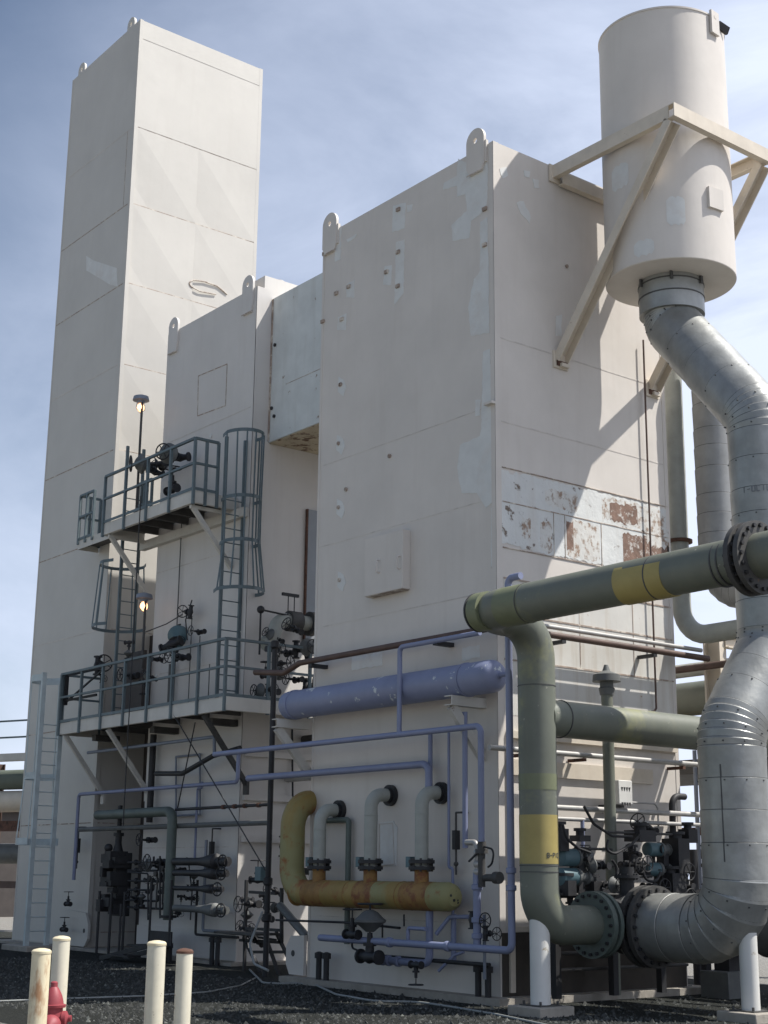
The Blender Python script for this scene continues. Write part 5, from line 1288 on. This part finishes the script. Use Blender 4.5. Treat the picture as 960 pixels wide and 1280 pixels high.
# ------------------------------------------------------------------ bollards and hydrant
for i, (px_, py_, wpx, zt_, mt, lab) in enumerate(((52, 1190, 22, 1.0, M.bollard_rust, 'rust-stained cream bollard in front of the red hydrant'), (77, 1174, 20, 1.05, M.bollard, 'taller cream bollard just behind the red hydrant'), (196, 1180, 22, 1.05, M.bollard, 'cream bollard, left of the pair away from the hydrant'), (231, 1190, 19.5, 1.0, M.bollard, 'slimmer cream bollard, right of the pair away from the hydrant'))):
    p = hit(px_, py_, 2, zt_); dist = (p - CAM).length
    r_ = wpx / 2 / FPX * dist
    th = Thing('bollard', lab, 'bollard', group='bollards in the foreground', at=(p.x, p.y, 0))
    k = th.part('post', mt); k.lathe((p.x, p.y, -.05), NZ, [(0, r_), (zt_ + .03, r_), (zt_ + .045, r_ * .97)], 28)
    c_ = th.part('cap', M.bollard_rust if i != 3 else M.rust); c_.lathe((p.x, p.y, zt_ - .012), NZ, [(0, r_ + .004), (.02, r_ + .004), (.035, r_ * .85), (.045, r_ * .3)], 28)
    th.done()
p = hit(68, 1226, 2, .69)
th = Thing('fire_hydrant', 'red fire hydrant half hidden behind the rust-stained bollard', 'hydrant', at=(p.x, p.y, 0))
k = th.part('barrel', M.red); k.lathe((p.x, p.y, 0), NZ, [(0, .15), (.04, .15), (.05, .085), (.36, .085), (.37, .10), (.46, .10)], 24)
k = th.part('bonnet', M.red); k.lathe((p.x, p.y, .46), NZ, [(0, .125), (.025, .13), (.03, .105), (.06, .10), (.11, .085), (.15, .065), (.18, .045), (.19, .035), (.23, .035), (.24, .02)], 24)
for sgn in (-1, 1):
    k = th.part('side_cap', M.red); k.lathe(V((p.x, p.y, .36)), (sgn * .62, sgn * .78, 0), [(0.05, .06), (.10, .06), (.10, .07), (.14, .07), (.16, .03), (.19, .03)], 16)
k = th.part('front_cap', M.red); k.lathe(V((p.x, p.y, .30)), (.84, -.54, 0), [(.05, .08), (.10, .08), (.10, .105), (.15, .105), (.19, .085), (.22, .05), (.235, .03), (.26, .03)], 20)
th.done(); th.root.scale = (.96, .96, .98)

# ------------------------------------------------------------------ far left background rack
th = Thing('pipe_rack', 'distant rusty pipe rack beyond the tower at the left', 'pipe rack', at=(-38, 5, 0))
for i in range(4):
    c = th.part('column', M.rust if i % 2 else M.brownpipe); x = -29 - 2.2 * i; c.ibeam((x, 5.2 - .9 * i, 0), (x, 5.2 - .9 * i, 5.0), .25, .25, .03, up=V((0, 1, 0)))
k = th.part('beam', M.fascia); k.beam((-24, 5.6, 5.05), (-60, -9, 5.05), .3, .22)
k = th.part('beam', M.rust); k.beam((-24, 5.5, 3.0), (-60, -9, 3.0), .3, .3)
for i in range(3):
    k = th.part('brace', M.rust); x = -29 - 2.2 * i; k.beam((x, 5.2 - .9 * i, .2), (x - 2.2, 5.2 - .9 * (i + 1), 4.6), .12, .12)
k = th.part('beam', M.brownpipe); k.beam((-24, 5.4, 1.3), (-60, -9, 1.3), .25, .2)
r_ = th.part('handrail', M.rail)
for z in (6.15, 5.65): r_.beam((-24, 5.5, z + .0), (-60, -9, z + .0), .05, .05)
for t in range(8): q_ = V((-24, 5.5, 5.1)).lerp(V((-60, -9, 5.1)), t / 8 + .03); r_.beam(q_, q_ + V((0, 0, 1.05)), .05, .05)
th.done()
for z, r_, mt, lab in ((4.4, .3, M.fargreen, 'far green pipe on the distant left rack'), (3.75, .32, M.beige, 'far cream pipe on the distant left rack'), (2.2, .3, M.dkgrey, 'far dark pipe on the distant left rack')):
    pipe_thing('rack_pipe', lab, [V((-24, 5.9, z)), V((-60, -8.6, z))], r_, mt, seg=16)
th = Thing('process_tank', 'distant cream domed tank behind the left rack', 'tank'); k = th.mesh(M.farwhite); k.lathe((-44, 1.5, 0), NZ, [(0, 1.6), (5.6, 1.6), (6.2, 1.3), (6.5, .7), (6.6, .05)], 28); th.done()
th = Thing('equipment_shed', 'distant dark equipment block behind the left rack', 'shed'); k = th.part('wall', M.brownpanel); k.box(-62, -38, 6.5, 12, 0, 3.9); k = th.part('roof', M.black); k.box(-62.3, -37.7, 6.3, 12.3, 3.9, 4.1); th.done()

# ------------------------------------------------------------------ camera, sun, sky
cam = bpy.data.cameras.new('camera'); co = bpy.data.objects.new('camera', cam); COL.objects.link(co)
cam.sensor_fit = 'VERTICAL'; cam.sensor_height = 24; cam.lens = 24 * FPX / 1280; cam.clip_end = 3000; cam.clip_start = .1
mw = Matrix.Identity(4)
for i, a in enumerate((RIGHT, UP, BACK)):
    for j in range(3): mw[j][i] = a[j]
for j in range(3): mw[j][3] = CAM[j]
co.matrix_world = mw
scene.camera = co
SUN = V((1, 1.15, 2.3)).normalized()
sl = bpy.data.lights.new('sun', 'SUN'); sl.energy = 5.0; sl.angle = R_(.55); sl.color = (1, .965, .91)
so = bpy.data.objects.new('sun', sl); COL.objects.link(so); so.rotation_euler = SUN.to_track_quat('Z', 'Y').to_euler(); so.location = (20, 25, 40)
wd = bpy.data.worlds.new('World'); scene.world = wd; wd.use_nodes = True
nt = wd.node_tree; bg = nt.nodes['Background']
sky = nt.nodes.new('ShaderNodeTexSky'); sky.sky_type = 'NISHITA'; sky.sun_disc = False
sky.sun_elevation = math.asin(SUN.z); sky.sun_rotation = math.atan2(SUN.x, SUN.y); sky.air_density = 1.0; sky.dust_density = .6; sky.ozone_density = 1.5
tc = nt.nodes.new('ShaderNodeTexCoord'); mp = nt.nodes.new('ShaderNodeMapping')
mp.inputs['Rotation'].default_value = (0, R_(18), R_(38)); mp.inputs['Scale'].default_value = (2.0, 5.5, 9.0); mp.inputs['Location'].default_value = (.7, .2, .4)
nt.links.new(tc.outputs['Generated'], mp.inputs['Vector'])
ns = nt.nodes.new('ShaderNodeTexNoise'); ns.inputs['Scale'].default_value = .75; ns.inputs['Detail'].default_value = 9; ns.inputs['Roughness'].default_value = .58; ns.inputs['Distortion'].default_value = .4
nt.links.new(mp.outputs['Vector'], ns.inputs['Vector'])
cl = nt.nodes.new('ShaderNodeMapRange'); cl.inputs['From Min'].default_value = .36; cl.inputs['From Max'].default_value = .74; cl.inputs['To Min'].default_value = .0; cl.inputs['To Max'].default_value = .85
nt.links.new(ns.outputs['Fac'], cl.inputs['Value'])
# the thin veil thickens towards the north east
vd = nt.nodes.new('ShaderNodeVectorMath'); vd.operation = 'DOT_PRODUCT'; vd.inputs[1].default_value = (.55, .80, -.80)
nt.links.new(tc.outputs['Generated'], vd.inputs[0])
vm = nt.nodes.new('ShaderNodeMapRange'); vm.inputs['From Min'].default_value = -.62; vm.inputs['From Max'].default_value = .02; vm.inputs['To Min'].default_value = .07; vm.inputs['To Max'].default_value = 1.15
nt.links.new(vd.outputs['Value'], vm.inputs['Value'])
ad = nt.nodes.new('ShaderNodeMath'); ad.operation = 'ADD'; ad.inputs[1].default_value = .66; nt.links.new(cl.outputs['Result'], ad.inputs[0])
ml = nt.nodes.new('ShaderNodeMath'); ml.operation = 'MULTIPLY'; ml.use_clamp = True; nt.links.new(ad.outputs[0], ml.inputs[0]); nt.links.new(vm.outputs['Result'], ml.inputs[1])
mx = nt.nodes.new('ShaderNodeMix'); mx.data_type = 'RGBA'
nt.links.new(ml.outputs[0], mx.inputs[0]); nt.links.new(sky.outputs['Color'], mx.inputs[6]); mx.inputs[7].default_value = (8.8, 9.7, 11.9, 1)
nt.links.new(mx.outputs[2], bg.inputs['Color']); bg.inputs['Strength'].default_value = .078
vs_ = scene.view_settings; vs_.view_transform = 'Standard'; vs_.look = 'None'; vs_.exposure = .32; vs_.gamma = 1; vs_.use_curve_mapping = False
